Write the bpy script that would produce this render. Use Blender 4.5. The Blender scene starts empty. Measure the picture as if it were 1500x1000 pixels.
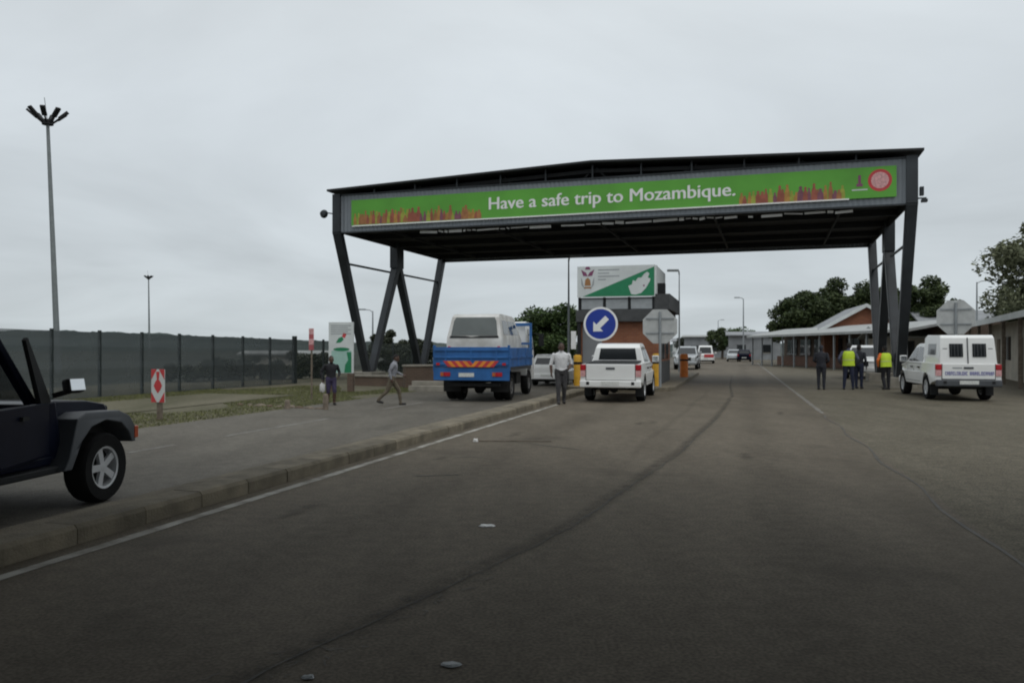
import bpy, bmesh, math, random
from mathutils import Vector, Matrix, noise
from mathutils.geometry import tessellate_polygon

sc = bpy.context.scene
COL = sc.collection
R = math.radians
rnd = random.Random(7)

# ------------------------------------------------------------------ camera
F = 1170.0                      # focal length in photo pixels (1500 wide)
CAM_H = 1.6
cd = bpy.data.cameras.new('camera'); cam = bpy.data.objects.new('camera', cd); COL.objects.link(cam)
cam.location = (0, 0, CAM_H); cam.rotation_euler = (R(90), 0, 0)
cd.sensor_width = 36; cd.lens = F / 1500 * 36; cd.shift_y = 10 / 1500
cd.clip_start = 0.1; cd.clip_end = 9000
sc.camera = cam

# ------------------------------------------------------------------ overcast sky + soft sun
SUN_EL, SUN_AZ = R(58), R(150)          # azimuth clockwise from +Y
w = bpy.data.worlds.new('World'); sc.world = w; w.use_nodes = True
nt = w.node_tree; nt.nodes.clear()
def N(t, **k):
    n = nt.nodes.new(t)
    for a, b in k.items(): setattr(n, a, b)
    return n
out = N('ShaderNodeOutputWorld')
sky = N('ShaderNodeTexSky', sky_type='NISHITA'); sky.sun_disc = False
sky.sun_elevation = SUN_EL; sky.sun_rotation = SUN_AZ
try: sky.dust_density = 4.0
except Exception: pass
bg1 = N('ShaderNodeBackground'); bg1.inputs[1].default_value = 0.08
nt.links.new(sky.outputs[0], bg1.inputs[0])
tc = N('ShaderNodeTexCoord')
sep = N('ShaderNodeSeparateXYZ'); nt.links.new(tc.outputs['Generated'], sep.inputs[0])
# flat cloud deck: direction projected on a plane overhead
zc = N('ShaderNodeMath', operation='MAXIMUM'); zc.inputs[1].default_value = 0.0; nt.links.new(sep.outputs[2], zc.inputs[0])
za = N('ShaderNodeMath', operation='ADD'); za.inputs[1].default_value = 0.16; nt.links.new(zc.outputs[0], za.inputs[0])
dx = N('ShaderNodeMath', operation='DIVIDE'); nt.links.new(sep.outputs[0], dx.inputs[0]); nt.links.new(za.outputs[0], dx.inputs[1])
dy = N('ShaderNodeMath', operation='DIVIDE'); nt.links.new(sep.outputs[1], dy.inputs[0]); nt.links.new(za.outputs[0], dy.inputs[1])
cmb = N('ShaderNodeCombineXYZ'); nt.links.new(dx.outputs[0], cmb.inputs[0]); nt.links.new(dy.outputs[0], cmb.inputs[1])
nz = N('ShaderNodeTexNoise'); nz.inputs['Scale'].default_value = 0.6; nz.inputs['Detail'].default_value = 6; nz.inputs['Roughness'].default_value = 0.52; nz.inputs['Distortion'].default_value = 0.6
nt.links.new(cmb.outputs[0], nz.inputs['Vector'])
mr = N('ShaderNodeMapRange'); mr.inputs[1].default_value = 0.3; mr.inputs[2].default_value = 0.7; mr.inputs[3].default_value = 0.87; mr.inputs[4].default_value = 1.17
nt.links.new(nz.outputs[0], mr.inputs[0])
ramp = N('ShaderNodeValToRGB')          # overcast luminance: brighter towards the zenith
e = ramp.color_ramp.elements
e[0].position = 0.0; e[0].color = (0.55, 0.605, 0.63, 1)
e[1].position = 1.0; e[1].color = (0.97, 1.02, 1.05, 1)
for p, c in ((0.10, (0.595, 0.65, 0.685, 1)), (0.28, (0.665, 0.72, 0.76, 1)), (0.45, (0.72, 0.77, 0.80, 1))):
    k = e.new(p); k.color = c
nt.links.new(zc.outputs[0], ramp.inputs[0])
vm = N('ShaderNodeVectorMath', operation='SCALE'); nt.links.new(ramp.outputs[0], vm.inputs[0]); nt.links.new(mr.outputs[0], vm.inputs['Scale'])
bg2 = N('ShaderNodeBackground'); bg2.inputs[1].default_value = 1.0; nt.links.new(vm.outputs[0], bg2.inputs[0])
mx = N('ShaderNodeMixShader'); mx.inputs[0].default_value = 0.94
nt.links.new(bg1.outputs[0], mx.inputs[1]); nt.links.new(bg2.outputs[0], mx.inputs[2]); nt.links.new(mx.outputs[0], out.inputs[0])

sl = bpy.data.lights.new('sun', 'SUN'); sl.energy = 0.7; sl.angle = R(40); sl.color = (1, 0.97, 0.93)
so = bpy.data.objects.new('sun', sl); COL.objects.link(so)
sv = Vector((math.sin(SUN_AZ) * math.cos(SUN_EL), math.cos(SUN_AZ) * math.cos(SUN_EL), math.sin(SUN_EL)))
so.rotation_euler = sv.to_track_quat('Z', 'Y').to_euler(); so.location = sv * 60
sc.view_settings.view_transform = 'Standard'; sc.view_settings.look = 'None'
sc.view_settings.exposure = 0.0; sc.view_settings.gamma = 1.0
sc.cycles.filter_width = 2.0; sc.cycles.max_bounces = 6; sc.cycles.transparent_max_bounces = 16

# ------------------------------------------------------------------ frames
A = R(15.8); SA, CA = math.sin(A), math.cos(A)      # road direction, right of the view axis
def RD(s, t, z=0.0): return Vector((s * SA + t * CA, s * CA - t * SA, z))   # s along road, t to the right
def PX(px, d, z=0.0): return Vector(((px - 750) / F * d, d, z))
def HEAD(deg): return R(90 - deg)                    # local +x points deg right of +Y
LOW = -0.18                                          # level of the left carriageway

# ------------------------------------------------------------------ materials
MATS = {}
def mat(name, col, rough=0.6, metal=0.0, var=0.12, scale=4.0, bump=0.0, bscale=60.0, spec=0.5, col2=None, coat=0.0, detail=6):
    if name in MATS: return MATS[name]
    m = bpy.data.materials.new(name); m.use_nodes = True
    t = m.node_tree; b = t.nodes['Principled BSDF']
    b.inputs['Roughness'].default_value = rough; b.inputs['Metallic'].default_value = metal
    b.inputs['Specular IOR Level'].default_value = spec; b.inputs['Coat Weight'].default_value = coat
    co = t.nodes.new('ShaderNodeTexCoord')
    n = t.nodes.new('ShaderNodeTexNoise'); n.inputs['Scale'].default_value = scale; n.inputs['Detail'].default_value = detail
    t.links.new(co.outputs['Object'], n.inputs['Vector'])
    r = t.nodes.new('ShaderNodeValToRGB')
    c2 = col2 or tuple(c * (1 - var) for c in col)
    c1 = col if col2 else tuple(min(1, c * (1 + var)) for c in col)
    r.color_ramp.elements[0].position = 0.33; r.color_ramp.elements[1].position = 0.67
    r.color_ramp.elements[0].color = (*c2, 1); r.color_ramp.elements[1].color = (*c1, 1)
    t.links.new(n.outputs[0], r.inputs[0]); t.links.new(r.outputs[0], b.inputs['Base Color'])
    if bump:
        n2 = t.nodes.new('ShaderNodeTexNoise'); n2.inputs['Scale'].default_value = bscale; n2.inputs['Detail'].default_value = 3
        t.links.new(co.outputs['Object'], n2.inputs['Vector'])
        bp = t.nodes.new('ShaderNodeBump'); bp.inputs['Strength'].default_value = bump; bp.inputs['Distance'].default_value = 0.02
        t.links.new(n2.outputs[0], bp.inputs['Height']); t.links.new(bp.outputs[0], b.inputs['Normal'])
    MATS[name] = m
    return m

def ground_mat(name, base, dark, light, speck=0.25, rough=0.75, spec=0.5, big=0.16, mid=1.3, bump=0.35, stain=0.0):
    """worn paving: broad tone drift, mid blotches, fine aggregate"""
    m = bpy.data.materials.new(name); m.use_nodes = True; t = m.node_tree; b = t.nodes['Principled BSDF']
    b.inputs['Roughness'].default_value = rough; b.inputs['Specular IOR Level'].default_value = spec
    co = t.nodes.new('ShaderNodeTexCoord')
    mp = t.nodes.new('ShaderNodeMapping'); mp.inputs['Rotation'].default_value = (0, 0, A); mp.inputs['Scale'].default_value = (1, 0.35, 1)
    t.links.new(co.outputs['Object'], mp.inputs[0])
    def nz(scale, vec, detail=5):
        n = t.nodes.new('ShaderNodeTexNoise'); n.inputs['Scale'].default_value = scale; n.inputs['Detail'].default_value = detail
        t.links.new(vec, n.inputs['Vector']); return n.outputs[0]
    def rmp(x, p0, p1, c0, c1):
        r = t.nodes.new('ShaderNodeValToRGB'); r.color_ramp.elements[0].position = p0; r.color_ramp.elements[1].position = p1
        r.color_ramp.elements[0].color = (*c0, 1); r.color_ramp.elements[1].color = (*c1, 1); t.links.new(x, r.inputs[0]); return r.outputs[0]
    def mix(f, a, c, kind='MIX'):
        x = t.nodes.new('ShaderNodeMix'); x.data_type = 'RGBA'; x.blend_type = kind
        if isinstance(f, float): x.inputs[0].default_value = f
        else: t.links.new(f, x.inputs[0])
        t.links.new(a, x.inputs[6]); t.links.new(c, x.inputs[7]); return x.outputs[2]
    c = rmp(nz(big, mp.outputs[0]), 0.35, 0.65, dark, base)
    c = mix(0.45, c, rmp(nz(mid, mp.outputs[0], 8), 0.35, 0.7, dark, light))
    c = mix(speck, c, rmp(nz(45, co.outputs['Object'], 4), 0.38, 0.62, (0, 0, 0), (1, 1, 1)), 'OVERLAY')
    c = mix(speck, c, rmp(nz(7, co.outputs['Object'], 6), 0.3, 0.7, (.2, .2, .2), (.8, .8, .8)), 'OVERLAY')
    if stain:
        s = rmp(nz(0.55, co.outputs['Object'], 3), 0.60, 0.72, (0, 0, 0), (stain, stain, stain))
        dk = t.nodes.new('ShaderNodeRGB'); dk.outputs[0].default_value = (*[x * 0.45 for x in dark], 1)
        sp = t.nodes.new('ShaderNodeSeparateColor'); t.links.new(s, sp.inputs[0])
        c = mix(sp.outputs[0], c, dk.outputs[0])
    t.links.new(c, b.inputs['Base Color'])
    bp = t.nodes.new('ShaderNodeBump'); bp.inputs['Strength'].default_value = bump; bp.inputs['Distance'].default_value = 0.01
    t.links.new(nz(55, co.outputs['Object'], 4), bp.inputs['Height']); t.links.new(bp.outputs[0], b.inputs['Normal'])
    MATS[name] = m; return m

def brick_mat(name, c1, c2, mortar, sc_=1.0, bw=0.23, bh=0.085, axis='XZ', bump=0.6):
    m = bpy.data.materials.new(name); m.use_nodes = True; t = m.node_tree; b = t.nodes['Principled BSDF']
    b.inputs['Roughness'].default_value = 0.85
    co = t.nodes.new('ShaderNodeTexCoord'); sp = t.nodes.new('ShaderNodeSeparateXYZ'); t.links.new(co.outputs['Object'], sp.inputs[0])
    ad = t.nodes.new('ShaderNodeMath'); ad.operation = 'ADD'; t.links.new(sp.outputs[0], ad.inputs[0]); t.links.new(sp.outputs[1], ad.inputs[1])
    cb = t.nodes.new('ShaderNodeCombineXYZ')
    if axis == 'XZ': t.links.new(ad.outputs[0], cb.inputs[0]); t.links.new(sp.outputs[2], cb.inputs[1])
    else: t.links.new(sp.outputs[0], cb.inputs[0]); t.links.new(sp.outputs[1], cb.inputs[1])
    br = t.nodes.new('ShaderNodeTexBrick'); br.inputs['Scale'].default_value = 1.0
    br.inputs['Brick Width'].default_value = bw; br.inputs['Row Height'].default_value = bh; br.inputs['Mortar Size'].default_value = 0.006
    br.inputs['Color1'].default_value = (*c1, 1); br.inputs['Color2'].default_value = (*c2, 1); br.inputs['Mortar'].default_value = (*mortar, 1)
    t.links.new(cb.outputs[0], br.inputs['Vector'])
    n = t.nodes.new('ShaderNodeTexNoise'); n.inputs['Scale'].default_value = 1.2; n.inputs['Detail'].default_value = 6; t.links.new(co.outputs['Object'], n.inputs['Vector'])
    x = t.nodes.new('ShaderNodeMix'); x.data_type = 'RGBA'; x.blend_type = 'OVERLAY'; x.inputs[0].default_value = 0.35
    t.links.new(br.outputs[0], x.inputs[6]); t.links.new(n.outputs[0], x.inputs[7]); t.links.new(x.outputs[2], b.inputs['Base Color'])
    bp = t.nodes.new('ShaderNodeBump'); bp.inputs['Strength'].default_value = bump; bp.inputs['Distance'].default_value = 0.01; bp.invert = True
    t.links.new(br.outputs['Fac'], bp.inputs['Height']); t.links.new(bp.outputs[0], b.inputs['Normal'])
    MATS[name] = m; return m

def mesh_mat(name, col, cover):
    """welded-mesh fence sheet: wires far below a pixel, so partial cover"""
    m = bpy.data.materials.new(name); m.use_nodes = True; t = m.node_tree; b = t.nodes['Principled BSDF']
    b.inputs['Base Color'].default_value = (*col, 1); b.inputs['Roughness'].default_value = 0.6
    co = t.nodes.new('ShaderNodeTexCoord'); n = t.nodes.new('ShaderNodeTexNoise'); n.inputs['Scale'].default_value = 1.1; n.inputs['Detail'].default_value = 4
    t.links.new(co.outputs['Object'], n.inputs['Vector'])
    mrn = t.nodes.new('ShaderNodeMapRange'); mrn.inputs[3].default_value = cover - 0.13; mrn.inputs[4].default_value = cover + 0.13; t.links.new(n.outputs[0], mrn.inputs[0])
    tr = t.nodes.new('ShaderNodeBsdfTransparent'); mxs = t.nodes.new('ShaderNodeMixShader')
    t.links.new(mrn.outputs[0], mxs.inputs[0]); t.links.new(tr.outputs[0], mxs.inputs[1]); t.links.new(b.outputs[0], mxs.inputs[2])
    t.links.new(mxs.outputs[0], t.nodes['Material Output'].inputs[0]); MATS[name] = m; return m

def leaf_mat(name, c1, c2):
    m = bpy.data.materials.new(name); m.use_nodes = True; t = m.node_tree; b = t.nodes['Principled BSDF']
    b.inputs['Roughness'].default_value = 0.65; b.inputs['Specular IOR Level'].default_value = 0.3
    g = t.nodes.new('ShaderNodeNewGeometry'); r = t.nodes.new('ShaderNodeValToRGB')
    r.color_ramp.elements[0].color = (*c1, 1); r.color_ramp.elements[1].color = (*c2, 1)
    t.links.new(g.outputs['Random Per Island'], r.inputs[0])
    co = t.nodes.new('ShaderNodeTexCoord'); n = t.nodes.new('ShaderNodeTexNoise'); n.inputs['Scale'].default_value = 0.8; t.links.new(co.outputs['Object'], n.inputs['Vector'])
    x = t.nodes.new('ShaderNodeMix'); x.data_type = 'RGBA'; x.blend_type = 'OVERLAY'; x.inputs[0].default_value = 0.5
    t.links.new(r.outputs[0], x.inputs[6]); t.links.new(n.outputs[0], x.inputs[7]); t.links.new(x.outputs[2], b.inputs['Base Color'])
    MATS[name] = m; return m

M = dict(
    asphalt=ground_mat('asphalt', (0.134, 0.114, 0.086), (0.100, 0.084, 0.063), (0.162, 0.139, 0.106), rough=0.8, stain=0.5, spec=0.18),
    asphalt_old=ground_mat('asphalt_old', (0.122, 0.111, 0.091), (0.092, 0.083, 0.068), (0.152, 0.140, 0.117), rough=0.8, stain=0.35, spec=0.2),
    paver=ground_mat('paver', (0.128, 0.113, 0.083), (0.098, 0.086, 0.062), (0.155, 0.138, 0.104), rough=0.85, speck=0.35, stain=0.4, spec=0.18),
    dirt=ground_mat('dirt', (0.135, 0.122, 0.085), (0.080, 0.078, 0.046), (0.18, 0.162, 0.118), rough=0.95, spec=0.2, mid=0.7, bump=0.8),
    field=ground_mat('field', (0.050, 0.056, 0.046), (0.030, 0.038, 0.032), (0.072, 0.072, 0.052), rough=0.95, spec=0.2, mid=0.5, bump=0.8),
    kerb=mat('kerb_concrete', (0.152, 0.130, 0.092), 0.9, var=0.28, scale=3.5, bump=0.5, bscale=40),
    concrete=mat('concrete', (0.27, 0.25, 0.21), 0.9, var=0.2, scale=2.5, bump=0.4),
    line=mat('road_paint', (0.47, 0.46, 0.42), 0.7, col2=(0.17, 0.155, 0.125), scale=3.5, detail=12),
    line_faint=mat('worn_road_paint', (0.21, 0.20, 0.18), 0.75, col2=(0.105, 0.095, 0.078), scale=3.0, detail=10),
    tar=mat('tar', (0.042, 0.038, 0.032), 0.7, col2=(0.080, 0.072, 0.058), scale=3),
    steel=mat('gantry_steel', (0.028, 0.033, 0.038), 0.5, 0.2, var=0.35, scale=0.9),
    steel_dark=mat('dark_steel', (0.012, 0.013, 0.014), 0.8, 0.0, var=0.2, scale=2),
    cladding=mat('grey_cladding', (0.19, 0.21, 0.23), 0.5, 0.1, var=0.12, scale=0.8),
    galv=mat('galvanised', (0.30, 0.32, 0.33), 0.5, 0.5, var=0.1, scale=3),
    pole=mat('mast_steel', (0.20, 0.22, 0.22), 0.55, 0.3, var=0.1, scale=2),
    banner=mat('banner_green', (0.105, 0.36, 0.040), 0.6, var=0.12, scale=0.6),
    white=mat('white_print', (0.80, 0.80, 0.78), 0.6, var=0.03),
    offwhite=mat('offwhite_board', (0.60, 0.63, 0.62), 0.5, var=0.08, scale=1.5),
    red=mat('red_print', (0.52, 0.045, 0.05), 0.5, var=0.08),
    orange=mat('orange_print', (0.75, 0.25, 0.03), 0.5, var=0.08),
    yellow_print=mat('yellow_print', (0.72, 0.50, 0.03), 0.5, var=0.08),
    purple=mat('purple_print', (0.20, 0.05, 0.12), 0.5, var=0.08),
    fig_red=mat('figure_red', (0.30, 0.085, 0.05), 0.6, var=0.2, scale=5), fig_orange=mat('figure_orange', (0.38, 0.20, 0.045), 0.6, var=0.2, scale=5),
    fig_yellow=mat('figure_yellow', (0.30, 0.33, 0.045), 0.6, var=0.2, scale=5), fig_purple=mat('figure_plum', (0.20, 0.07, 0.10), 0.6, var=0.2, scale=5), fig_brown=mat('figure_brown', (0.33, 0.14, 0.05), 0.6, var=0.2, scale=5),
    pink=mat('pink_print', (0.62, 0.33, 0.33), 0.5, var=0.25, scale=14),
    green_sign=mat('sign_green', (0.012, 0.20, 0.085), 0.5, var=0.06),
    teal=mat('pale_teal', (0.32, 0.50, 0.44), 0.5, var=0.06),
    blue_sign=mat('sign_blue', (0.012, 0.040, 0.30), 0.4, var=0.06),
    grey_print=mat('grey_print', (0.33, 0.35, 0.36), 0.6, var=0.1),
    brown_print=mat('brown_print', (0.33, 0.16, 0.06), 0.6, var=0.1),
    brick=brick_mat('booth_brick', (0.30, 0.115, 0.058), (0.24, 0.085, 0.045), (0.22, 0.16, 0.12)),
    brick_dull=brick_mat('dull_brick', (0.17, 0.085, 0.055), (0.14, 0.07, 0.046), (0.15, 0.12, 0.10)),
    brick_brown=brick_mat('brown_brick', (0.115, 0.076, 0.053), (0.095, 0.064, 0.045), (0.14, 0.12, 0.10)),
    roofdark=mat('dark_roof', (0.055, 0.057, 0.058), 0.7, var=0.2),
    plaster=mat('cream_plaster', (0.43, 0.40, 0.34), 0.9, var=0.15, scale=1.5),
    roofgrey=mat('pale_roof_sheet', (0.33, 0.34, 0.33), 0.6, 0.1, var=0.12, scale=1),
    roofmid=mat('grey_roof_sheet', (0.24, 0.25, 0.26), 0.7, 0.1, var=0.15, scale=1),
    glass=mat('dark_glass', (0.018, 0.021, 0.023), 0.08, var=0.05, spec=0.6),
    glass_grey=mat('grey_glass', (0.11, 0.125, 0.12), 0.12, var=0.15, spec=0.6, scale=1.2),
    white_paint=mat('white_car_paint', (0.80, 0.805, 0.79), 0.35, var=0.03, coat=0.4, scale=2),
    silver=mat('silver_car_paint', (0.42, 0.44, 0.45), 0.35, 0.4, var=0.04, coat=0.3),
    navy=mat('navy_car_paint', (0.004, 0.006, 0.017), 0.35, var=0.1, coat=0.0, spec=0.14),
    truckblue=mat('truck_blue', (0.020, 0.115, 0.33), 0.5, var=0.22, scale=2.2),
    plastic=mat('black_plastic', (0.014, 0.015, 0.016), 0.65, var=0.15, spec=0.3),
    plastic_grey=mat('grey_plastic', (0.062, 0.068, 0.076), 0.55, var=0.12),
    under=mat('underbody', (0.012, 0.012, 0.012), 0.8, var=0.3),
    tyre=mat('rubber', (0.011, 0.011, 0.011), 0.9, var=0.2, bump=0.3, spec=0.2),
    rim=mat('alloy', (0.62, 0.63, 0.64), 0.4, 0.4, var=0.06),
    steelrim=mat('steel_rim', (0.20, 0.20, 0.20), 0.5, 0.5, var=0.1),
    tail=mat('tail_red', (0.42, 0.012, 0.02), 0.25, var=0.1),
    amber=mat('amber_lens', (0.75, 0.16, 0.02), 0.3, var=0.05),
    lens=mat('clear_lens', (0.62, 0.64, 0.65), 0.15, var=0.05),
    plate=mat('number_plate', (0.62, 0.63, 0.60), 0.5, var=0.12, scale=20),
    mirror=mat('mirror_glass', (0.66, 0.68, 0.69), 0.1, 0.95, var=0.02),
    yellow=mat('bollard_yellow', (0.62, 0.33, 0.02), 0.6, var=0.15),
    orangeb=mat('bollard_orange', (0.62, 0.17, 0.02), 0.6, var=0.15),
    wood=mat('grey_timber', (0.16, 0.13, 0.10), 0.9, var=0.3, scale=8),
    fence=mat('fence_green', (0.012, 0.020, 0.019), 0.6, var=0.15),
    fence_mesh=mesh_mat('fence_mesh', (0.062, 0.074, 0.078), 0.76),
    fence_mesh_thin=mesh_mat('fence_mesh_thin', (0.040, 0.055, 0.050), 0.42),
    bark=mat('bark', (0.085, 0.068, 0.052), 0.95, var=0.3, scale=6, bump=0.6),
    leaf_dark=leaf_mat('leaf_dark', (0.014, 0.026, 0.009), (0.075, 0.10, 0.034)),
    leaf_mid=leaf_mat('leaf_mid', (0.022, 0.045, 0.014), (0.085, 0.13, 0.040)),
    leaf_grey=leaf_mat('leaf_grey', (0.060, 0.068, 0.036), (0.22, 0.235, 0.14)),
    leaf_dull=leaf_mat('leaf_dull', (0.020, 0.026, 0.016), (0.065, 0.075, 0.045)),
    grass=leaf_mat('grass_blades', (0.055, 0.068, 0.018), (0.16, 0.165, 0.055)),
    hill=ground_mat('hill_scrub', (0.080, 0.096, 0.092), (0.055, 0.070, 0.068), (0.115, 0.128, 0.118), rough=1.0, spec=0.0, big=0.012, mid=0.05, bump=0.0, speck=0.1),
    skin=mat('skin', (0.075, 0.040, 0.026), 0.55, var=0.1, scale=12),
    hair=mat('hair', (0.010, 0.009, 0.008), 0.9, var=0.2),
    shoe=mat('shoe', (0.018, 0.016, 0.015), 0.7, var=0.2),
    black_cloth=mat('black_cloth', (0.014, 0.014, 0.017), 0.9, var=0.2, scale=9),
    purple_cloth=mat('purple_cloth', (0.045, 0.036, 0.080), 0.9, var=0.2, scale=9),
    grey_cloth=mat('grey_cloth', (0.23, 0.235, 0.26), 0.9, var=0.25, scale=9),
    khaki_cloth=mat('khaki_cloth', (0.115, 0.095, 0.066), 0.9, var=0.2, scale=9),
    white_cloth=mat('white_cloth', (0.62, 0.62, 0.63), 0.9, var=0.1, scale=9),
    charcoal_cloth=mat('charcoal_cloth', (0.045, 0.044, 0.046), 0.9, var=0.2, scale=9),
    navy_cloth=mat('navy_cloth', (0.016, 0.021, 0.045), 0.9, var=0.2, scale=9),
    slate_cloth=mat('slate_cloth', (0.085, 0.090, 0.135), 0.9, var=0.2, scale=9),
    uniform_cloth=mat('uniform_cloth', (0.022, 0.023, 0.030), 0.9, var=0.2, scale=9),
    hivis=mat('hivis_yellow', (0.52, 0.70, 0.035), 0.7, var=0.08, scale=9),
    hivis_orange=mat('hivis_orange', (0.75, 0.17, 0.03), 0.7, var=0.08, scale=9),
    hivis_band=mat('hivis_reflective', (0.50, 0.60, 0.18), 0.5, var=0.08), bag=mat('white_bag', (0.55, 0.55, 0.54), 0.7, var=0.1),
)

def per_object(m, lo, hi):
    """each object of a shared mesh gets its own tone and its own patch of the noise"""
    t = m.node_tree; b = t.nodes['Principled BSDF']; oi = t.nodes.new('ShaderNodeObjectInfo')
    n = [x for x in t.nodes if x.type == 'TEX_NOISE'][0]; co = [x for x in t.nodes if x.type == 'TEX_COORD'][0]
    sc_ = t.nodes.new('ShaderNodeVectorMath'); sc_.operation = 'SCALE'; sc_.inputs['Scale'].default_value = 1.0; t.links.new(oi.outputs['Location'], sc_.inputs[0])
    ad = t.nodes.new('ShaderNodeVectorMath'); ad.operation = 'ADD'; t.links.new(co.outputs['Object'], ad.inputs[0]); t.links.new(sc_.outputs[0], ad.inputs[1]); t.links.new(ad.outputs[0], n.inputs['Vector'])
    r = t.nodes.new('ShaderNodeMapRange'); r.inputs[3].default_value = lo; r.inputs[4].default_value = hi; t.links.new(oi.outputs['Random'], r.inputs[0])
    src = b.inputs['Base Color'].links[0].from_socket; v = t.nodes.new('ShaderNodeVectorMath'); v.operation = 'SCALE'
    t.links.new(src, v.inputs[0]); t.links.new(r.outputs[0], v.inputs['Scale']); t.links.new(v.outputs[0], b.inputs['Base Color'])
per_object(M['kerb'], .82, 1.18)

# ------------------------------------------------------------------ mesh builder
class MB:
    def __init__(s): s.v = []; s.f = []; s.m = []
    def add(s, vs, fs, mi=0):
        o = len(s.v); s.v += [tuple(p) for p in vs]; s.f += [tuple(i + o for i in f) for f in fs]; s.m += [mi] * len(fs); return s
    def box(s, x0, x1, y0, y1, z0, z1, mi=0):
        vs = [(x, y, z) for z in (z0, z1) for y in (y0, y1) for x in (x0, x1)]
        return s.add(vs, [(0, 2, 3, 1), (4, 5, 7, 6), (0, 1, 5, 4), (2, 6, 7, 3), (0, 4, 6, 2), (1, 3, 7, 5)], mi)
    def bar(s, p0, p1, w, h, up=(0, 0, 1), w1=None, h1=None, mi=0):
        p0, p1 = Vector(p0), Vector(p1); d = (p1 - p0).normalized(); u = Vector(up)
        if abs(d.dot(u)) > 0.98: u = Vector((0, 1, 0))
        a = d.cross(u).normalized(); b = a.cross(d).normalized(); vs = []
        for p, ww, hh in ((p0, w, h), (p1, w1 or w, h1 or h)):
            vs += [p + a * (sx * ww / 2) + b * (sy * hh / 2) for sx, sy in ((-1, -1), (1, -1), (1, 1), (-1, 1))]
        return s.add(vs, [(3, 2, 1, 0), (4, 5, 6, 7), (0, 1, 5, 4), (1, 2, 6, 5), (2, 3, 7, 6), (3, 0, 4, 7)], mi)
    def tube(s, pts, rs, n=8, mi=0, squash=(1, 1)):
        pts = [Vector(p) for p in pts]
        if not isinstance(rs, (list, tuple)): rs = [rs] * len(pts)
        o = []; prev = None
        for i, p in enumerate(pts):
            d = (pts[min(i + 1, len(pts) - 1)] - pts[max(i - 1, 0)]).normalized()
            if prev is None: a = d.orthogonal().normalized()
            else: a = (prev - d * prev.dot(d)).normalized()
            prev = a; b = d.cross(a)
            o += [p + a * (math.cos(2 * math.pi * k / n) * rs[i] * squash[0]) + b * (math.sin(2 * math.pi * k / n) * rs[i] * squash[1]) for k in range(n)]
        fs = [(i * n + k, i * n + (k + 1) % n, (i + 1) * n + (k + 1) % n, (i + 1) * n + k) for i in range(len(pts) - 1) for k in range(n)]
        fs += [tuple(range(n - 1, -1, -1)), tuple((len(pts) - 1) * n + k for k in range(n))]
        return s.add(o, fs, mi)
    def ball(s, c, r, n=10, m=7, mi=0):
        c = Vector(c); r = (r, r, r) if not isinstance(r, (tuple, list)) else r
        vs = [c + Vector((0, 0, -r[2]))]
        for j in range(1, m):
            a = -math.pi / 2 + math.pi * j / m
            vs += [c + Vector((r[0] * math.cos(a) * math.cos(2 * math.pi * k / n), r[1] * math.cos(a) * math.sin(2 * math.pi * k / n), r[2] * math.sin(a))) for k in range(n)]
        vs.append(c + Vector((0, 0, r[2])))
        fs = [(0, 1 + (k + 1) % n, 1 + k) for k in range(n)]
        fs += [(1 + j * n + k, 1 + j * n + (k + 1) % n, 1 + (j + 1) * n + (k + 1) % n, 1 + (j + 1) * n + k) for j in range(m - 2) for k in range(n)]
        t = len(vs) - 1; b = 1 + (m - 2) * n
        fs += [(b + k, b + (k + 1) % n, t) for k in range(n)]
        return s.add(vs, fs, mi)
    def lathe_y(s, prof, c=(0, 0, 0), n=24, mi=0):
        """closed profile of (radius, y) turned round the Y axis"""
        c = Vector(c); k = len(prof); vs = []
        for j in range(n):
            a = 2 * math.pi * j / n
            vs += [c + Vector((r * math.cos(a), y, r * math.sin(a))) for r, y in prof]
        fs = [(j * k + i, j * k + (i + 1) % k, ((j + 1) % n) * k + (i + 1) % k, ((j + 1) % n) * k + i) for j in range(n) for i in range(k)]
        return s.add(vs, fs, mi)
    def prism(s, pts, fn0, fn1, mi=0):
        """polygon extruded between two mappings (u,v)->xyz"""
        n = len(pts); vs = [fn0(*p) for p in pts] + [fn1(*p) for p in pts]
        tri = tessellate_polygon([[Vector((p[0], p[1], 0)) for p in pts]])
        ar = sum(pts[i][0] * pts[(i + 1) % n][1] - pts[(i + 1) % n][0] * pts[i][1] for i in range(n))
        fs = []
        for a, b, c in tri:
            x = (pts[b][0] - pts[a][0]) * (pts[c][1] - pts[a][1]) - (pts[c][0] - pts[a][0]) * (pts[b][1] - pts[a][1])
            if x < 0: b, c = c, b
            fs.append((c, b, a)); fs.append((a + n, b + n, c + n))
        for i in range(n):
            j = (i + 1) % n
            fs.append((i, j, j + n, i + n) if ar > 0 else (j, i, i + n, j + n))
        return s.add(vs, fs, mi)
    def side(s, pts, hw, mi=0):
        """side outline (x,z) extruded across the car to y = +-hw(x,z)"""
        return s.prism(pts, lambda x, z: (x, hw(x, z), z), lambda x, z: (x, -hw(x, z), z), mi)
    def build(s, name, mats, parent=None, smooth=None, bevel=0, loc=None, rz=0):
        me = bpy.data.meshes.new(name); me.from_pydata(s.v, [], s.f)
        if not isinstance(mats, (list, tuple)): mats = [mats]
        for m in mats: me.materials.append(m)
        if len(mats) > 1: me.polygons.foreach_set('material_index', s.m)
        bm = bmesh.new(); bm.from_mesh(me); bmesh.ops.recalc_face_normals(bm, faces=bm.faces)
        if smooth:
            for f in bm.faces: f.smooth = True
            for ed in bm.edges:
                if len(ed.link_faces) != 2 or ed.calc_face_angle(0) > R(smooth): ed.smooth = False
        bm.to_mesh(me); bm.free()
        return link(name, me, parent, loc, rz, bevel)

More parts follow.
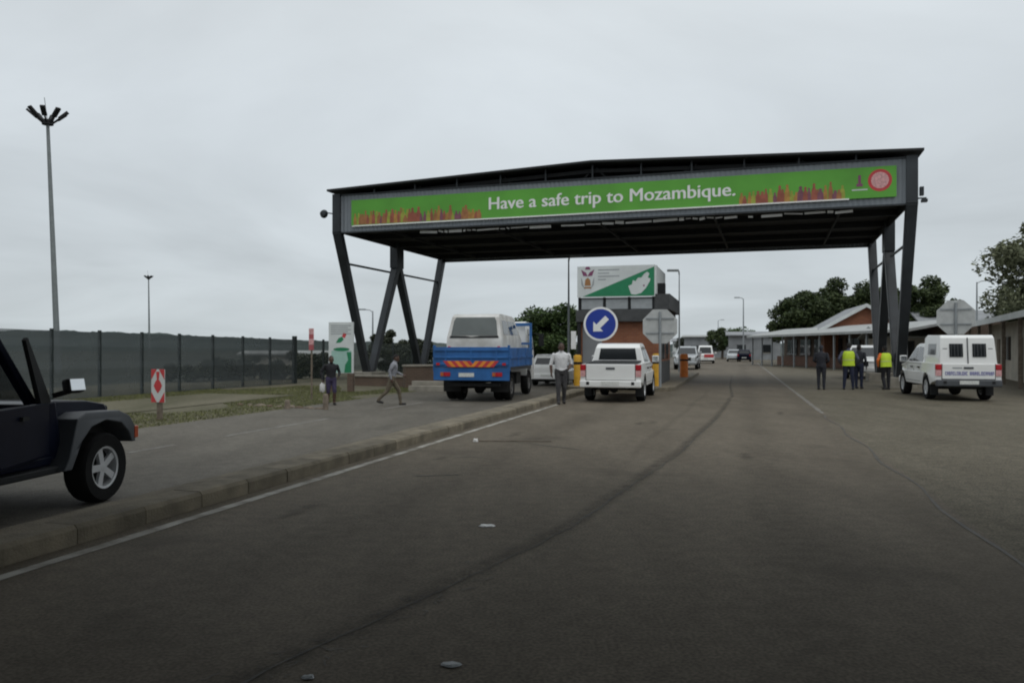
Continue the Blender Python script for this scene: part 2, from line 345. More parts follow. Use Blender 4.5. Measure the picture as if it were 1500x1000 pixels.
def link(name, me, parent=None, loc=None, rz=0, bevel=0):
    o = bpy.data.objects.new(name, me); COL.objects.link(o)
    if parent: o.parent = parent
    if loc is not None: o.location = loc
    if rz: o.rotation_euler = (0, 0, rz)
    if bevel:
        b = o.modifiers.new('bevel', 'BEVEL'); b.width = bevel; b.segments = 2; b.limit_method = 'ANGLE'; b.angle_limit = R(35)
    return o
def tag(o, label=None, cat=None, group=None, kind=None):
    if label: o['label'] = label
    if cat: o['category'] = cat
    if group: o['group'] = group
    if kind: o['kind'] = kind
    return o
def thing(name, label, cat, loc=(0, 0, 0), rz=0, group=None):
    o = bpy.data.objects.new(name, None); COL.objects.link(o); o.empty_display_size = 0.2
    o.location = loc; o.rotation_euler = (0, 0, rz)
    return tag(o, label, cat, group)
def text_mesh(body, size, bold=0.0, depth=0.004):
    c = bpy.data.curves.new('lettering', 'FONT'); c.body = body; c.size = size; c.offset = bold; c.extrude = depth
    c.resolution_u = 3
    o = bpy.data.objects.new('lettering', c); COL.objects.link(o)
    dg = bpy.context.evaluated_depsgraph_get(); me = bpy.data.meshes.new_from_object(o.evaluated_get(dg))
    bpy.data.objects.remove(o); bpy.data.curves.remove(c); return me

# ------------------------------------------------------------------ terrain, roads
def sheet(name, s0, s1, t0, t1, z, m, parent=None, kind='structure', thick=None, step=None):
    b = MB(); c = [RD(s0, t0, z), RD(s0, t1, z), RD(s1, t1, z), RD(s1, t0, z)]
    if thick:
        lo = [Vector((p.x, p.y, p.z - thick)) for p in c]
        b.add(c + lo, [(0, 1, 2, 3), (0, 4, 5, 1), (1, 5, 6, 2), (2, 6, 7, 3), (3, 7, 4, 0)])
    else: b.add(c, [(0, 1, 2, 3)])
    o = b.build(name, m, parent)
    if kind and not parent: tag(o, kind=kind)
    return o

g = MB(); g.add([(-4000, -4000, -0.26), (4000, -4000, -0.26), (4000, 4000, -0.26), (-4000, 4000, -0.26)], [(0, 1, 2, 3)])
tag(g.build('ground', M['field']), kind='structure')
road = sheet('road', -45, 320, -5.19, 2.05, 0.0, M['asphalt'], thick=0.3)
apron = sheet('paved_apron', -45, 120, 2.05, 45, -0.003, M['paver'], thick=0.28)
left_road = sheet('side_road', -45, 320, -12.8, -5.7, LOW, M['asphalt_old'], thick=0.1)
verge = sheet('verge', -45, 60, -30, -12.8, LOW - 0.012, M['dirt'], thick=0.06)
sheet('footpath', -10, 27, -20.2, -16.2, LOW + 0.004, M['dirt'], kind='structure')

def strip(pts, width, z, jitter=0.0, seed=1, wfun=None):
    """ribbon along (s,t) points"""
    rr = random.Random(seed); b = MB(); vs = []
    for i, (s_, t_) in enumerate(pts):
        a = pts[min(i + 1, len(pts) - 1)]; c = pts[max(i - 1, 0)]
        ds, dt = a[0] - c[0], a[1] - c[1]; l = math.hypot(ds, dt) or 1
        ww = (wfun(i) if wfun else width) / 2
        j0, j1 = ww * (1 + rr.uniform(-jitter, jitter)), ww * (1 + rr.uniform(-jitter, jitter))
        vs += [RD(s_ + dt / l * j0 * -1, t_ + ds / l * j0, z), RD(s_ + dt / l * j1, t_ - ds / l * j1, z)]
    n = len(pts)
    return b.add(vs, [(2 * i, 2 * i + 2, 2 * i + 3, 2 * i + 1) for i in range(n - 1)])
# solid white edge line, worn
strip([(-20 + i * 0.25, -4.95) for i in range(170)], 0.115, 0.004, 0.12, 3).build('edge_line', M['line'], road)
strip([(21 + i * 0.4, 2.0) for i in range(180)], 0.11, 0.004, 0.25, 4).build('worn_edge_line', M['line_faint'], road)
strip([(-30 + i * 0.4, 1.98 + 0.05 * math.sin(i * .7)) for i in range(127)], 0.035, 0.004, 0.7, 9).build('joint_line', M['tar'], road)
for s0, s1 in ((11.3, 12.5), (14.0, 18.2), (21.5, 24.5)):
    strip([(s0 + i * (s1 - s0) / 24, -10.0) for i in range(25)], 0.11, LOW + 0.004, 0.4, int(s0 * 10)).build('lane_dash', M['line_faint'], left_road)
# dark tar seam that wanders across the near lanes
def seam_t(s_):
    ks = [(-6, -3.2), (3.5, -2.25), (4.4, -2.0), (7.1, -1.42), (12.7, -0.85), (19, -0.45), (27.6, -0.16), (36, -0.3), (60, -0.3)]
    for (a, ta), (b_, tb) in zip(ks, ks[1:]):
        if a <= s_ <= b_: return ta + (tb - ta) * (s_ - a) / (b_ - a)
    return ks[-1][1]
sp = [(-6 + i * 0.12, seam_t(-6 + i * 0.12) + 0.035 * noise.noise((i * 0.21, 0, 0)) + 0.05 * noise.noise((i * 0.03, 5, 0))) for i in range(440)]
strip(sp, 0.05, 0.004, 0.75, 6, lambda i: 0.010 + 0.03 * abs(noise.noise((i * 0.11, 2, 0)))).build('tar_seam', M['tar'], road)
# crazed patches and hairline cracks spreading from the seam
cr = MB(); rr = random.Random(5)
for k in range(260):
    s_ = 2.2 + 20 * rr.random() ** 1.7; t_ = seam_t(s_) + rr.gauss(0, 0.09) * (1.3 if s_ < 9 else 0.6); L = rr.uniform(0.03, 0.11); a = rr.gauss(0, 0.9)
    pts = [(s_ + L * i / 4 * math.cos(a) + rr.uniform(-.012, .012), t_ + L * i / 4 * math.sin(a) + rr.uniform(-.02, .02)) for i in range(5)]
    q = strip(pts, rr.uniform(0.004, 0.009), 0.0045, 0.6, k); cr.add(q.v, q.f)
cr.build('crazing', M['tar'], road)
cr = MB()
for s_, t_, ds, dt in ((13.3, -3.9, -.9, 1.5), (9.3, -3.9, 0.25, .5), (11.0, -4.0, .2, .4), (20, .6, .4, 2.0)):
    pts = [(s_ + ds * i / 12 + rr.uniform(-.03, .03), t_ + dt * i / 12) for i in range(13)]
    q = strip(pts, 0.03, 0.0046, 0.7, int(s_ * 7)); cr.add(q.v, q.f)
cr.build('hairline_crack', M['tar'], road)

# soft-edged tyre and oil streaks worn into the surface
def streak_mat(name, col, a):
    m = bpy.data.materials.new(name); m.use_nodes = True; t = m.node_tree; b = t.nodes['Principled BSDF']
    b.inputs['Base Color'].default_value = (*col, 1); b.inputs['Roughness'].default_value = .75; b.inputs['Specular IOR Level'].default_value = .2
    at = t.nodes.new('ShaderNodeAttribute'); at.attribute_name = 'wear'
    co = t.nodes.new('ShaderNodeTexCoord'); n1 = t.nodes.new('ShaderNodeTexNoise'); n1.inputs['Scale'].default_value = 6; n1.inputs['Detail'].default_value = 8; n1.inputs['Roughness'].default_value = .7
    t.links.new(co.outputs['Object'], n1.inputs['Vector'])
    r = t.nodes.new('ShaderNodeMapRange'); r.inputs[1].default_value = .35; r.inputs[2].default_value = .65; r.inputs[3].default_value = .15 * a; r.inputs[4].default_value = a; t.links.new(n1.outputs[0], r.inputs[0])
    mu = t.nodes.new('ShaderNodeMath'); mu.operation = 'MULTIPLY'; t.links.new(at.outputs['Fac'], mu.inputs[0]); t.links.new(r.outputs[0], mu.inputs[1])
    tr = t.nodes.new('ShaderNodeBsdfTransparent'); mxs = t.nodes.new('ShaderNodeMixShader')
    t.links.new(mu.outputs[0], mxs.inputs[0]); t.links.new(tr.outputs[0], mxs.inputs[1]); t.links.new(b.outputs[0], mxs.inputs[2])
    t.links.new(mxs.outputs[0], t.nodes['Material Output'].inputs[0]); return m
def streak(name, pts, wfun, z, m, parent):
    prof = (0, .35, .85, 1, .85, .35, 0); vs = []; wear = []; nc = len(prof)
    for i, (s_, t_) in enumerate(pts):
        ww = wfun(s_); endf = min(1, i / 6, (len(pts) - 1 - i) / 6)
        for k, pv in enumerate(prof): vs.append(RD(s_, t_ + ww * (k / (nc - 1) - .5), z)); wear.append(pv * endf)
    b = MB(); b.add(vs, [(i * nc + k, i * nc + k + 1, (i + 1) * nc + k + 1, (i + 1) * nc + k) for i in range(len(pts) - 1) for k in range(nc - 1)])
    o = b.build(name, m, parent); at = o.data.attributes.new('wear', 'FLOAT', 'POINT'); at.data.foreach_set('value', wear); return o
SM = streak_mat('tyre_streak', (0.045, 0.039, 0.031), .42); SM2 = streak_mat('oil_streak', (0.045, 0.040, 0.033), .15); SM3 = streak_mat('dust_streak', (0.17, 0.15, 0.115), .25)
streak('tyre_streak', [(-6 + i * .3, seam_t(-6 + i * .3) - .04 + .05 * noise.noise((i * .2, 1, 1))) for i in range(190)], lambda s_: .34 - .006 * max(0, s_), .0052, SM, road)
streak('tyre_streak', [(9 + i * .4, -1.6 + .01 * i + .08 * noise.noise((i * .12, 7, 1))) for i in range(60)], lambda s_: .22, .0056, SM2, road)
for t0, zz in ((-3.35, .0060), (.35, .0064)):
    streak('oil_streak', [(-8 + i * .6, t0 + .1 * noise.noise((i * .15, t0, 1))) for i in range(150)], lambda s_: 1.0, zz, SM2, road)
streak('dust_streak', [(-8 + i * .6, -5.0 + .05 * noise.noise((i * .3, 3, 1))) for i in range(60)], lambda s_: .5, .0068, SM3, road)
streak('dust_streak', [(-8 + i * .6, 1.75 + .1 * noise.noise((i * .2, 4, 1))) for i in range(120)], lambda s_: .8, .0072, SM3, road)
for k in range(7):
    s0, t0 = rr.uniform(5, 22), rr.uniform(-4.2, 1.6)
    streak('oil_spot', [(s0 + i * .06, t0 + .02 * i * rr.uniform(-.3, .3)) for i in range(rr.randrange(13, 26))], lambda s_: rr.uniform(.18, .3), .0078 + .0004 * k, SM, road)

# kerb of separate stones along the median
kerb = thing('kerb', None, None); tag(kerb, kind='structure')
meshes = []
for v in range(4):
    b = MB(); L = 0.782; h = 0.16 + rnd.uniform(-.001, .001)
    b.prism([(0, -0.25), (0.0, h - .035), (-0.03, h), (-0.34, h), (-0.34, -0.25)], lambda t, z: (t, 0.004, z), lambda t, z: (t, L + 0.005, z))
    me = b.build('kerb_stone', M['kerb'], None, bevel=0).data
    bpy.data.objects.remove(bpy.data.objects['kerb_stone']); meshes.append(me)
for i in range(-14, 29):
    o = link('kerb_stone', meshes[rnd.randrange(4)], kerb, RD(5.31 + 0.79 * i, -5.19 + rnd.uniform(-.004, .004), rnd.uniform(-.002, .001)), -A + rnd.uniform(-.001, .001), bevel=0.004)
median = sheet('median', -6, 28.2, -5.72, -5.535, 0.148, M['kerb'], thick=0.4)
tag(median, kind='structure')

# grass on the verge
gm = MB(); rr = random.Random(11)
for k in range(120000):
    s_ = rr.uniform(3, 34); t_ = -12.85 - 9.6 * rr.random()
    if noise.noise((s_ * 0.16, t_ * 0.35, 3)) < (-0.22 if s_ > 12 else 0.08): continue
    if -20.3 < t_ < -16.1 and s_ < 27: continue
    p = RD(s_, t_, LOW - 0.012); h = rr.uniform(0.02, 0.06); a = rr.uniform(0, 6.28); wv = Vector((math.cos(a), math.sin(a), 0)) * 0.008
    tip = p + Vector((rr.gauss(0, .03), rr.gauss(0, .03), h)); gm.add([p - wv, p + wv, tip], [(0, 1, 2)])
tag(gm.build('grass', M['grass']), 'short yellowish grass tufts on the dirt verge left of the side road', 'grass', kind='stuff')

# hill line, left, falling towards the right
hm = MB(); n = 700; rows = 10
def hill_h(px):
    ks = [(-1200, 29), (-300, 29), (0, 28), (150, 25.5), (300, 20), (440, 13), (560, 9), (800, 7), (1100, 8), (1500, 9), (2600, 9)]
    for (a, ha), (b_, hb) in zip(ks, ks[1:]):
        if a <= px <= b_: return ha + (hb - ha) * (px - a) / (b_ - a)
    return 8
vs = []
for i in range(n + 1):
    px = -1200 + 3800 * i / n
    for j in range(rows + 1):
        d = 520 + 60 * j; f = min(1, j / 6.0); f = f * f * (3 - 2 * f)
        z = hill_h(px) / F * 880 * f + 3.2 * f * noise.noise((px * 0.02, j * 0.5, 0)) + 1.8 * f * noise.noise((px * 0.11, j * 1.3, 4)) + 1.7 * f * abs(noise.noise((px * 0.45, j * 2.3, 9)))
        if j == rows: z = -1
        vs.append(PX(px, d, z - 0.3))
hm.add(vs, [(i * (rows + 1) + j, (i + 1) * (rows + 1) + j, (i + 1) * (rows + 1) + j + 1, i * (rows + 1) + j + 1) for i in range(n) for j in range(rows)])
tag(hm.build('hill', M['hill'], smooth=80), kind='structure')

# ------------------------------------------------------------------ gantry over the road
GA = R(18.0)
gan = thing('road_gantry', 'long dark steel gantry roof spanning the road with a green banner', 'gantry', (-8.3, 37.5, 0), -GA)
GW, GD = 24.6, 12.5; ZB, ZT = 7.03, 8.72; RISE = 0.44
# gable roof: sheet with thickness, overhanging
def roofz(x): return ZT + 0.20 + RISE * (1 - abs(x - GW / 2) / (GW / 2))
b = MB()
b.prism([(-0.25, roofz(-.25)), (GW / 2, roofz(GW / 2)), (GW + .25, roofz(GW + .25)), (GW + .25, roofz(GW + .25) + .09), (GW / 2, roofz(GW / 2) + .09), (-0.25, roofz(-.25) + .09)],
        lambda x, z: (x, -0.35, z), lambda x, z: (x, GD + .35, z))
b.build('roof', M['steel_dark'], gan)
for yy, nm, zb in ((0.0, 'front', ZB), (GD, 'rear', 6.95)):      # ribbed fascia sheets
    b = MB(); vs = []; nseg = 246
    for i in range(nseg + 1):
        x = 0.22 + (GW - 0.44) * i / nseg; o = 0.016 if (i // 1) % 2 else -0.016
        sgn = -1 if nm == 'front' else 1
        vs += [(x, yy + sgn * o, zb), (x, yy + sgn * o, ZT)]
    b.add(vs, [(2 * i, 2 * i + 2, 2 * i + 3, 2 * i + 1) for i in range(nseg)])
    b.build('fascia_sheet', M['cladding'], gan)
    b = MB()
    for z0, z1 in ((zb - .06, zb), (ZT, ZT + .06)): b.box(0.2, GW - 0.2, yy - .05, yy + .05, z0, z1)
    b.build('fascia_trim', M['steel'], gan)
for xx in (0.16, GW - 0.16):                                     # side fascia
    b = MB(); b.box(xx - .03, xx + .03, 0.3, GD - .3, ZB - .02, ZT - .06); b.build('side_fascia', M['steel_dark'], gan)
b = MB(); b.prism([(.2, ZT + .02), (GW - .2, ZT + .02), (GW - .2, roofz(GW - .2) - .01), (GW / 2, roofz(GW / 2) - .01), (.2, roofz(.2) - .01)], lambda x, z: (x, 1.4, z), lambda x, z: (x, 1.45, z)); b.build('gable_sheet', M['steel_dark'], gan)
# gable end posts and open truss under the roof
for i in range(1, 12):
    x = GW * i / 12
    b = MB(); b.box(x - .03, x + .03, -.03, .03, ZT + .06, roofz(x)); b.build('gable_post', M['steel'], gan)
for yy in (0.25, 3.1, 6.25, 9.4, 12.2):
    b = MB(); b.bar((0.2, yy, ZB + .15), (GW - .2, yy, ZB + .15), .2, .22); b.bar((0.2, yy, ZT - .05), (GW / 2, yy, ZT + RISE - .05), .16, .16); b.bar((GW - .2, yy, ZT - .05), (GW / 2, yy, ZT + RISE - .05), .16, .16)
    for i in range(12):
        x0, x1 = GW * i / 12 + .1, GW * (i + 1) / 12
        if i % 2: b.bar((x0, yy, ZB + .15), (x1, yy, roofz(x1) - .1), .08, .08)
        else: b.bar((x0, yy, roofz(x0) - .1), (x1, yy, ZB + .15), .08, .08)
    b.build('truss', M['steel_dark'], gan)
b = MB(); b.box(0.25, GW - .25, .2, GD - .12, ZB + .28, ZB + .34); b.build('soffit', M['steel_dark'], gan)
for i in range(5):
    x = 2.5 + i * 4.9; b = MB(); b.box(x - .04, x + .04, 0.2, GD - .2, ZB + .0, ZB + .12); b.build('purlin', M['steel_dark'], gan)
# white strips just behind the front fascia, standing in for sky seen through gaps
rr = random.Random(21); x = 4.2
while x < 22.4:
    L = rr.choice((rr.uniform(.18, .4), rr.uniform(.3, 1.2)))
    if rr.random() < 0.85:
        b = MB(); b.bar((x, .32, ZB - .10 - rr.uniform(0, .07)), (x + L - .07, .32, ZB - .10 - rr.uniform(0, .07)), .03, rr.uniform(.04, .13)); b.build('sky_gap_strip', M['white'], gan)
    x += L
# legs: two Vs on each side
for xx in (0.12, GW - .12):
    for base, t0, t1 in ((3.1, 0.0, 6.05), (9.4, 6.45, GD)):
        for tp, sgn in ((t0, -1), (t1, 1)):
            mid = 4 < tp < 8
            b = MB(); b.bar((xx, base + .22 * sgn, 0.55 + LOW), (xx, tp + (.12 if tp < 6.25 else -.12) * mid, 6.05 if mid else ZB + .1), .30, .34, (1, 0, 0), .36, .40)
            b.build('leg', M['steel'], gan, bevel=0.02)
        b = MB(); f = 0.78; ya, yb = base + (t0 - base) * f, base + (t1 - base) * f
        b.tube([(xx, ya, 5.65), (xx, yb, 5.65)], .06, 6); b.build('tie_bar', M['steel'], gan)
        b = MB(); b.box(xx - .55, xx + .55, base - .75, base + .75, -.5, 0.5 + LOW + .1); b.build('plinth', M['concrete'], gan, bevel=.03)
    for yy in (0.0, GD):
        b = MB(); b.box(xx - .2, xx + .2, yy - .13, yy + .13, ZB - .08, ZT + .08); b.build('corner_post', M['steel'], gan)
    b = MB(); b.box(xx - .22, xx + .22, 5.85, 6.65, ZB - 1.1, ZB + .3); b.build('leg_head', M['steel'], gan)
# floodlight on the left corner, camera bracket on the right
b = MB(); b.bar((-.05, -.05, 7.9), (-.42, -.2, 7.95), .05, .05); b.lathe_y([(0, -.02), (.14, .0), (.2, .12), (.2, .16), (0, .1)], (-.5, -.3, 7.9), 14); b.build('floodlight', M['steel'], gan, smooth=40)
b = MB(); b.bar((GW + .05, 0, 7.2), (GW + .38, 0, 7.2), .05, .05); b.box(GW + .2, GW + .4, -.15, .1, 7.05, 7.15); b.box(GW + .15, GW + .28, -.1, .1, 7.3, 7.62); b.build('camera_bracket', M['steel'], gan)
# banner
BL, BR_, BZ0, BZ1 = 0.90, 23.95, 7.30, 8.47
b = MB(); b.box(BL, BR_, -.085, -.045, BZ0, BZ1); ban = b.build('banner', M['banner'], gan)
b = MB(); b.bar((BL + .05, -.10, BZ0 - .035), (22.3, -.10, BZ0 - .01), .03, .055); b.build('banner_hem', M['white'], ban)
me = text_mesh('Have a safe trip to Mozambique.', 0.80, 0.0)
xs = [v.co.x for v in me.vertices]; s_ = 10.4 / (max(xs) - min(xs)); mx0 = min(xs)
for v in me.vertices: v.co = Vector(((v.co.x - mx0) * s_ + 7.70, -0.092 - v.co.z, v.co.y * 0.95 + 7.68))
bm = bmesh.new()
for k, ox in enumerate((-.016, 0, .016)):             # heavier strokes
    m2 = me.copy()
    for v in m2.vertices: v.co.x += ox; v.co.y -= .0012 * k; v.co.z += .006 * (k - 1)
    bm.from_mesh(m2); bpy.data.meshes.remove(m2)
bm.to_mesh(me); bm.free()
me.materials.clear(); me.materials.append(M['white']); link('lettering', me, ban)['kind'] = 'stuff'
def figures(x0, x1, seed):
    rr = random.Random(seed); cols = ['fig_red', 'fig_orange', 'fig_purple', 'fig_yellow', 'fig_red', 'fig_brown', 'fig_brown']
    x = x0; k = 0
    while x < x1:
        c = rr.choice(cols); h = rr.uniform(0.32, 0.72); wd = rr.uniform(0.15, 0.26); y = -.088 - .0015 * (k % 4)
        p = [(x - wd * .5, BZ0 + .02), (x + wd * .5, BZ0 + .02), (x + wd * .44, BZ0 + h * .55), (x + wd * .24, BZ0 + h * .76), (x + wd * .12, BZ0 + h * .80),
             (x + wd * .26, BZ0 + h * .86), (x + wd * .2, BZ0 + h * .96), (x, BZ0 + h), (x - wd * .2, BZ0 + h * .96), (x - wd * .26, BZ0 + h * .86), (x - wd * .12, BZ0 + h * .80), (x - wd * .24, BZ0 + h * .76), (x - wd * .44, BZ0 + h * .55)]
        q = MB(); q.prism(p, lambda u, v: (u, y, v), lambda u, v: (u, y - .001, v)); q.build('printed_figure', M[c], ban)
        x += rr.uniform(0.10, 0.19); k += 1
figures(1.1, 7.25, 3); figures(18.35, 22.15, 8)
def disc(bm, cx, cz, r, y, n=24, rz_=1.0, mi=0):
    bm.prism([(cx + r * math.cos(2 * math.pi * i / n), cz + r * rz_ * math.sin(2 * math.pi * i / n)) for i in range(n)], lambda u, v: (u, y, v), lambda u, v: (u, y - .002, v), mi)
b = MB(); disc(b, 23.38, 7.95, .42, -.088); disc(b, 23.38, 7.95, .31, -.093, mi=1); b.build('round_emblem', [M['red'], M['pink']], ban)
b = MB(); b.box(22.62, 22.72, -.09, -.087, 7.82, 8.18, 0); b.box(22.56, 22.78, -.092, -.09, 7.75, 7.86, 0); b.box(22.4, 22.95, -.09, -.087, 7.60, 7.65, 1); b.build('small_crest', [M['purple'], M['offwhite']], ban)

# ------------------------------------------------------------------ unseen canopy added over the camera to darken the foreground
can = thing('added_shade_canopy', 'unseen flat steel canopy on columns added to shade the near end of the road', 'canopy', RD(0, 0, 0), -A)
b = MB(); b.box(-19, 19, -18, 8.4, 6.35, 6.52); b.build('roof', M['steel_dark'], can)
for yy in (-17.8, -10, -4, 2):
    b = MB(); b.box(-18.9, 18.9, yy - .1, yy + .1, 6.13, 6.35); b.build('roof_beam', M['steel_dark'], can)
for xx in (-14.0, -5.45, 9.5):
    for yy in (-13.5, -3.0):
        b = MB(); b.bar((xx, yy, 0.1), (xx, yy, 6.14), .3, .3); b.build('column', M['steel'], can)

# ------------------------------------------------------------------ perimeter fence
FD = Vector((math.sin(R(20)), math.cos(R(20)), 0)); FP0 = Vector((-17.5, 23, 0))
fen = thing('mesh_fence', 'dark green welded mesh security fence along the left verge', 'fence', (0, 0, 0))
def fpt(q, z): p = FP0 + FD * q; return Vector((p.x, p.y, z))
def ftop(q): return 2.32 - 0.0125 * (q + 2)
q = -13.2; posts = []
while q < 34: posts.append(q); q += 2.0 if q < 18 else 2.6
for i, q in enumerate(posts):
    big = abs(q - 18.8) < 0.3
    b = MB(); wv = 0.18 if big else 0.09
    b.bar(fpt(q, -0.3), fpt(q, ftop(q) + (0.16 if big else 0.05)), wv, wv, FD); b.build('post', M['fence'], fen)
    if i + 1 < len(posts):
        q1 = posts[i + 1]; nrm = Vector((FD.y, -FD.x, 0)) * 0.045
        b = MB(); h0, h1 = ftop(q), ftop(q1)
        rows = 9; vs = []
        for k in range(rows + 1):                       # pressed V-folds run along the panel
            f = k / rows; fold = 0.022 if k % 3 == 1 else 0
            vs += [fpt(q + .03, LOW - .02 + f * (h0 - LOW)) + nrm * (1 + fold * 20), fpt(q1 - .03, LOW - .02 + f * (h1 - LOW)) + nrm * (1 + fold * 20)]
        b.add(vs, [(2 * k, 2 * k + 1, 2 * k + 3, 2 * k + 2) for k in range(rows)])
        b.build('mesh_panel', M['fence_mesh'] if q < 18 else M['fence_mesh_thin'], fen)

# ------------------------------------------------------------------ masts and lamps
def high_mast(label, loc, H, r0, arms, spread, lean=0.0):
    t = thing('high_mast_light', label, 'light mast', loc, 0, 'high mast floodlights behind the fence')
    top = Vector((-lean * H, 0, H))
    b = MB(); b.tube([(0, 0, -.3), tuple(top * .5), tuple(top)], [r0, r0 * .75, r0 * .5], 10); b.build('mast', M['pole'], t, smooth=50)
    b = MB(); b.tube([tuple(top + Vector((0, 0, -.15))), tuple(top + Vector((0, 0, .2)))], spread * .28, 10); b.build('lamp_ring', M['steel_dark'], t, smooth=50)
    for k in range(arms):
        a = 2 * math.pi * (k + .35) / arms; d = Vector((math.cos(a), math.sin(a), 0))
        b = MB(); p0 = top + d * spread * .25; p1 = top + d * spread * .95 + Vector((0, 0, spread * .62))
        b.bar(p0, p1, .10, .10); b.bar(p0.lerp(p1, .4), p1, .34, .16, (0, 0, 1)); b.build('floodlight', M['steel_dark'], t)
    b = MB(); b.tube([tuple(top), tuple(top + Vector((-.25, 0, 1.9)))], .025, 5); b.build('lightning_rod', M['pole'], t)
high_mast('tall grey high mast with a crown of floodlights, nearer one on the left', PX(85.5, 60, LOW), 18.7, .24, 8, 1.45, 0.043)
high_mast('thin distant high mast with small light head, seen past the fence', PX(219, 190, LOW), 18.3, .26, 8, 1.1, 0.012)
def street_lamp(label, loc, H, arm, side, mt='galv', r=1.0):
    t = thing('street_lamp', label, 'street lamp', loc, 0, 'slim street lamps')
    b = MB(); b.tube([(0, 0, -.2), (0, 0, H * .6), (0, 0, H - .1)], [.11 * r, .09 * r, .06 * r], 8); b.build('pole', M[mt], t, smooth=50)
    b = MB(); b.tube([(0, 0, H - .2), (side * arm * .4, 0, H), (side * arm, 0, H + .05)], .045, 6); b.build('arm', M[mt], t, smooth=50)
    b = MB(); b.box(min(side * arm, side * (arm + .7)), max(side * arm, side * (arm + .7)), -.14, .14, H, H + .14); b.build('lamp_head', M['galv'], t, bevel=.03)
street_lamp('street lamp with short arm seen between the left gantry legs', PX(546, 80, LOW), 5.6, .7, -1)
street_lamp('street lamp rising above the far end of the verandah building', PX(1089, 105), 8.2, .5, -1)
street_lamp('slim street lamp above the grey roofs at the right', PX(1431, 75), 7.9, 1.0, 1)
street_lamp('tall bare grey lamp pole just left of the booth', PX(833, 44), 6.6, .1, 1, r=.62)
street_lamp('thin lamp pole behind the right end of the booth sign', PX(995, 50), 6.4, .05, -1, r=.5)
street_lamp('tiny far lamp post beyond the road end', PX(1052, 170), 7.6, .6, 1)

# ------------------------------------------------------------------ small signs on the left
t = thing('chevron_marker', 'white and red reflective marker board on a timber post on the verge', 'marker', PX(233, 19.9, LOW), R(-12))
b = MB(); b.bar((0, .03, -.25), (0, .03, .95), .10, .10); b.build('post', M['wood'], t)
b = MB(); b.box(-.185, .185, -.045, -.025, .44, 1.26); bd = b.build('board', M['offwhite'], t)
for sx in (-1, 1):
    for z0, sz in ((.44, 1), (1.26, -1)):
        b = MB(); b.prism([(sx * .185, z0), (sx * .03, z0), (sx * .185, z0 + sz * .26)], lambda u, v: (u, -.047, v), lambda u, v: (u, -.049, v)); b.build('red_corner', M['red'], bd)
b = MB(); b.prism([(0, .66), (.075, .76), (.115, .85), (.075, .94), (0, 1.04), (-.075, .94), (-.115, .85), (-.075, .76)], lambda u, v: (u, -.047, v), lambda u, v: (u, -.049, v))
b.prism([(-.03, 1.02), (.03, 1.02), (.05, 1.2), (-.05, 1.2)], lambda u, v: (u, -.047, v), lambda u, v: (u, -.049, v)); b.build('red_diamond', M['red'], bd)

t = thing('marker_post', 'thin post with a tall red and white marker plate at the verge end', 'marker', PX(456.5, 28, LOW))
b = MB(); b.tube([(0, 0, -.2), (0, 0, 1.9)], .035, 6); b.build('post', M['wood'], t)
for k in range(4):
    b = MB(); b.box(-.085, .085, -.05, -.03, 1.72 + .19 * k, 1.905 + .19 * k); b.build('plate_band', mat('faded_red', (.38, .09, .10), .6, var=.15) if k % 2 == 0 else M['pink'], t)

t = thing('information_board', 'tall white information board with green lower panel on brown base', 'sign', PX(500, 33, LOW), R(-4))
b = MB(); b.box(-.52, .52, -.05, .05, .75, 2.86); bd = b.build('board', M['offwhite'], t, bevel=.01)
b = MB()
for k in range(5): b.box(-.42, .42 - .12 * (k % 2), -.056, -.052, 2.70 - k * .085, 2.735 - k * .085)
b.build('printed_text', M['grey_print'], bd)['kind'] = 'stuff'
b = MB(); b.prism([(-.22, 2.0), (-.02, 2.02), (.12, 2.14), (.04, 2.26), (-.1, 2.2)], lambda u, v: (u, -.053, v), lambda u, v: (u, -.056, v)); b.build('green_emblem', M['green_sign'], bd)
b = MB(); b.prism([(.04, 2.26), (.16, 2.2), (.24, 2.38), (.1, 2.42)], lambda u, v: (u, -.053, v), lambda u, v: (u, -.056, v)); b.build('red_emblem', M['red'], bd)
b = MB(); b.box(-.4, .44, -.055, -.052, .78, 1.68); b.build('teal_panel', M['teal'], bd)
b = MB(); disc(b, 0.02, 1.74, .34, -.058, 20, .22); b.prism([(.14, .78), (.44, .78), (.44, 1.62), (.24, 1.62), (.3, 1.3), (.18, 1.1)], lambda u, v: (u, -.058, v), lambda u, v: (u, -.061, v)); b.build('green_shape', M['green_sign'], bd)
b = MB(); b.box(.28, .52, -.12, .12, -.1, .75); b.box(-.5, -.3, -.12, .12, -.1, .75); b.build('base', M['brick_brown'], t)

for i, (px, d, h, lb) in enumerate(((421, 23.6, .26, 'short dark stub post at the road edge left of the walker'), (477, 23.2, .46, 'pale timber stub post beside the person in purple shorts'))):
    b = MB(); b.tube([(0, 0, -.1), (0, 0, h * .9), (0, 0, h)], [.085, .08, .05], 8)
    tag(b.build('stub_post', M['wood'], None, smooth=50, loc=PX(px, d, LOW)), lb, 'post')
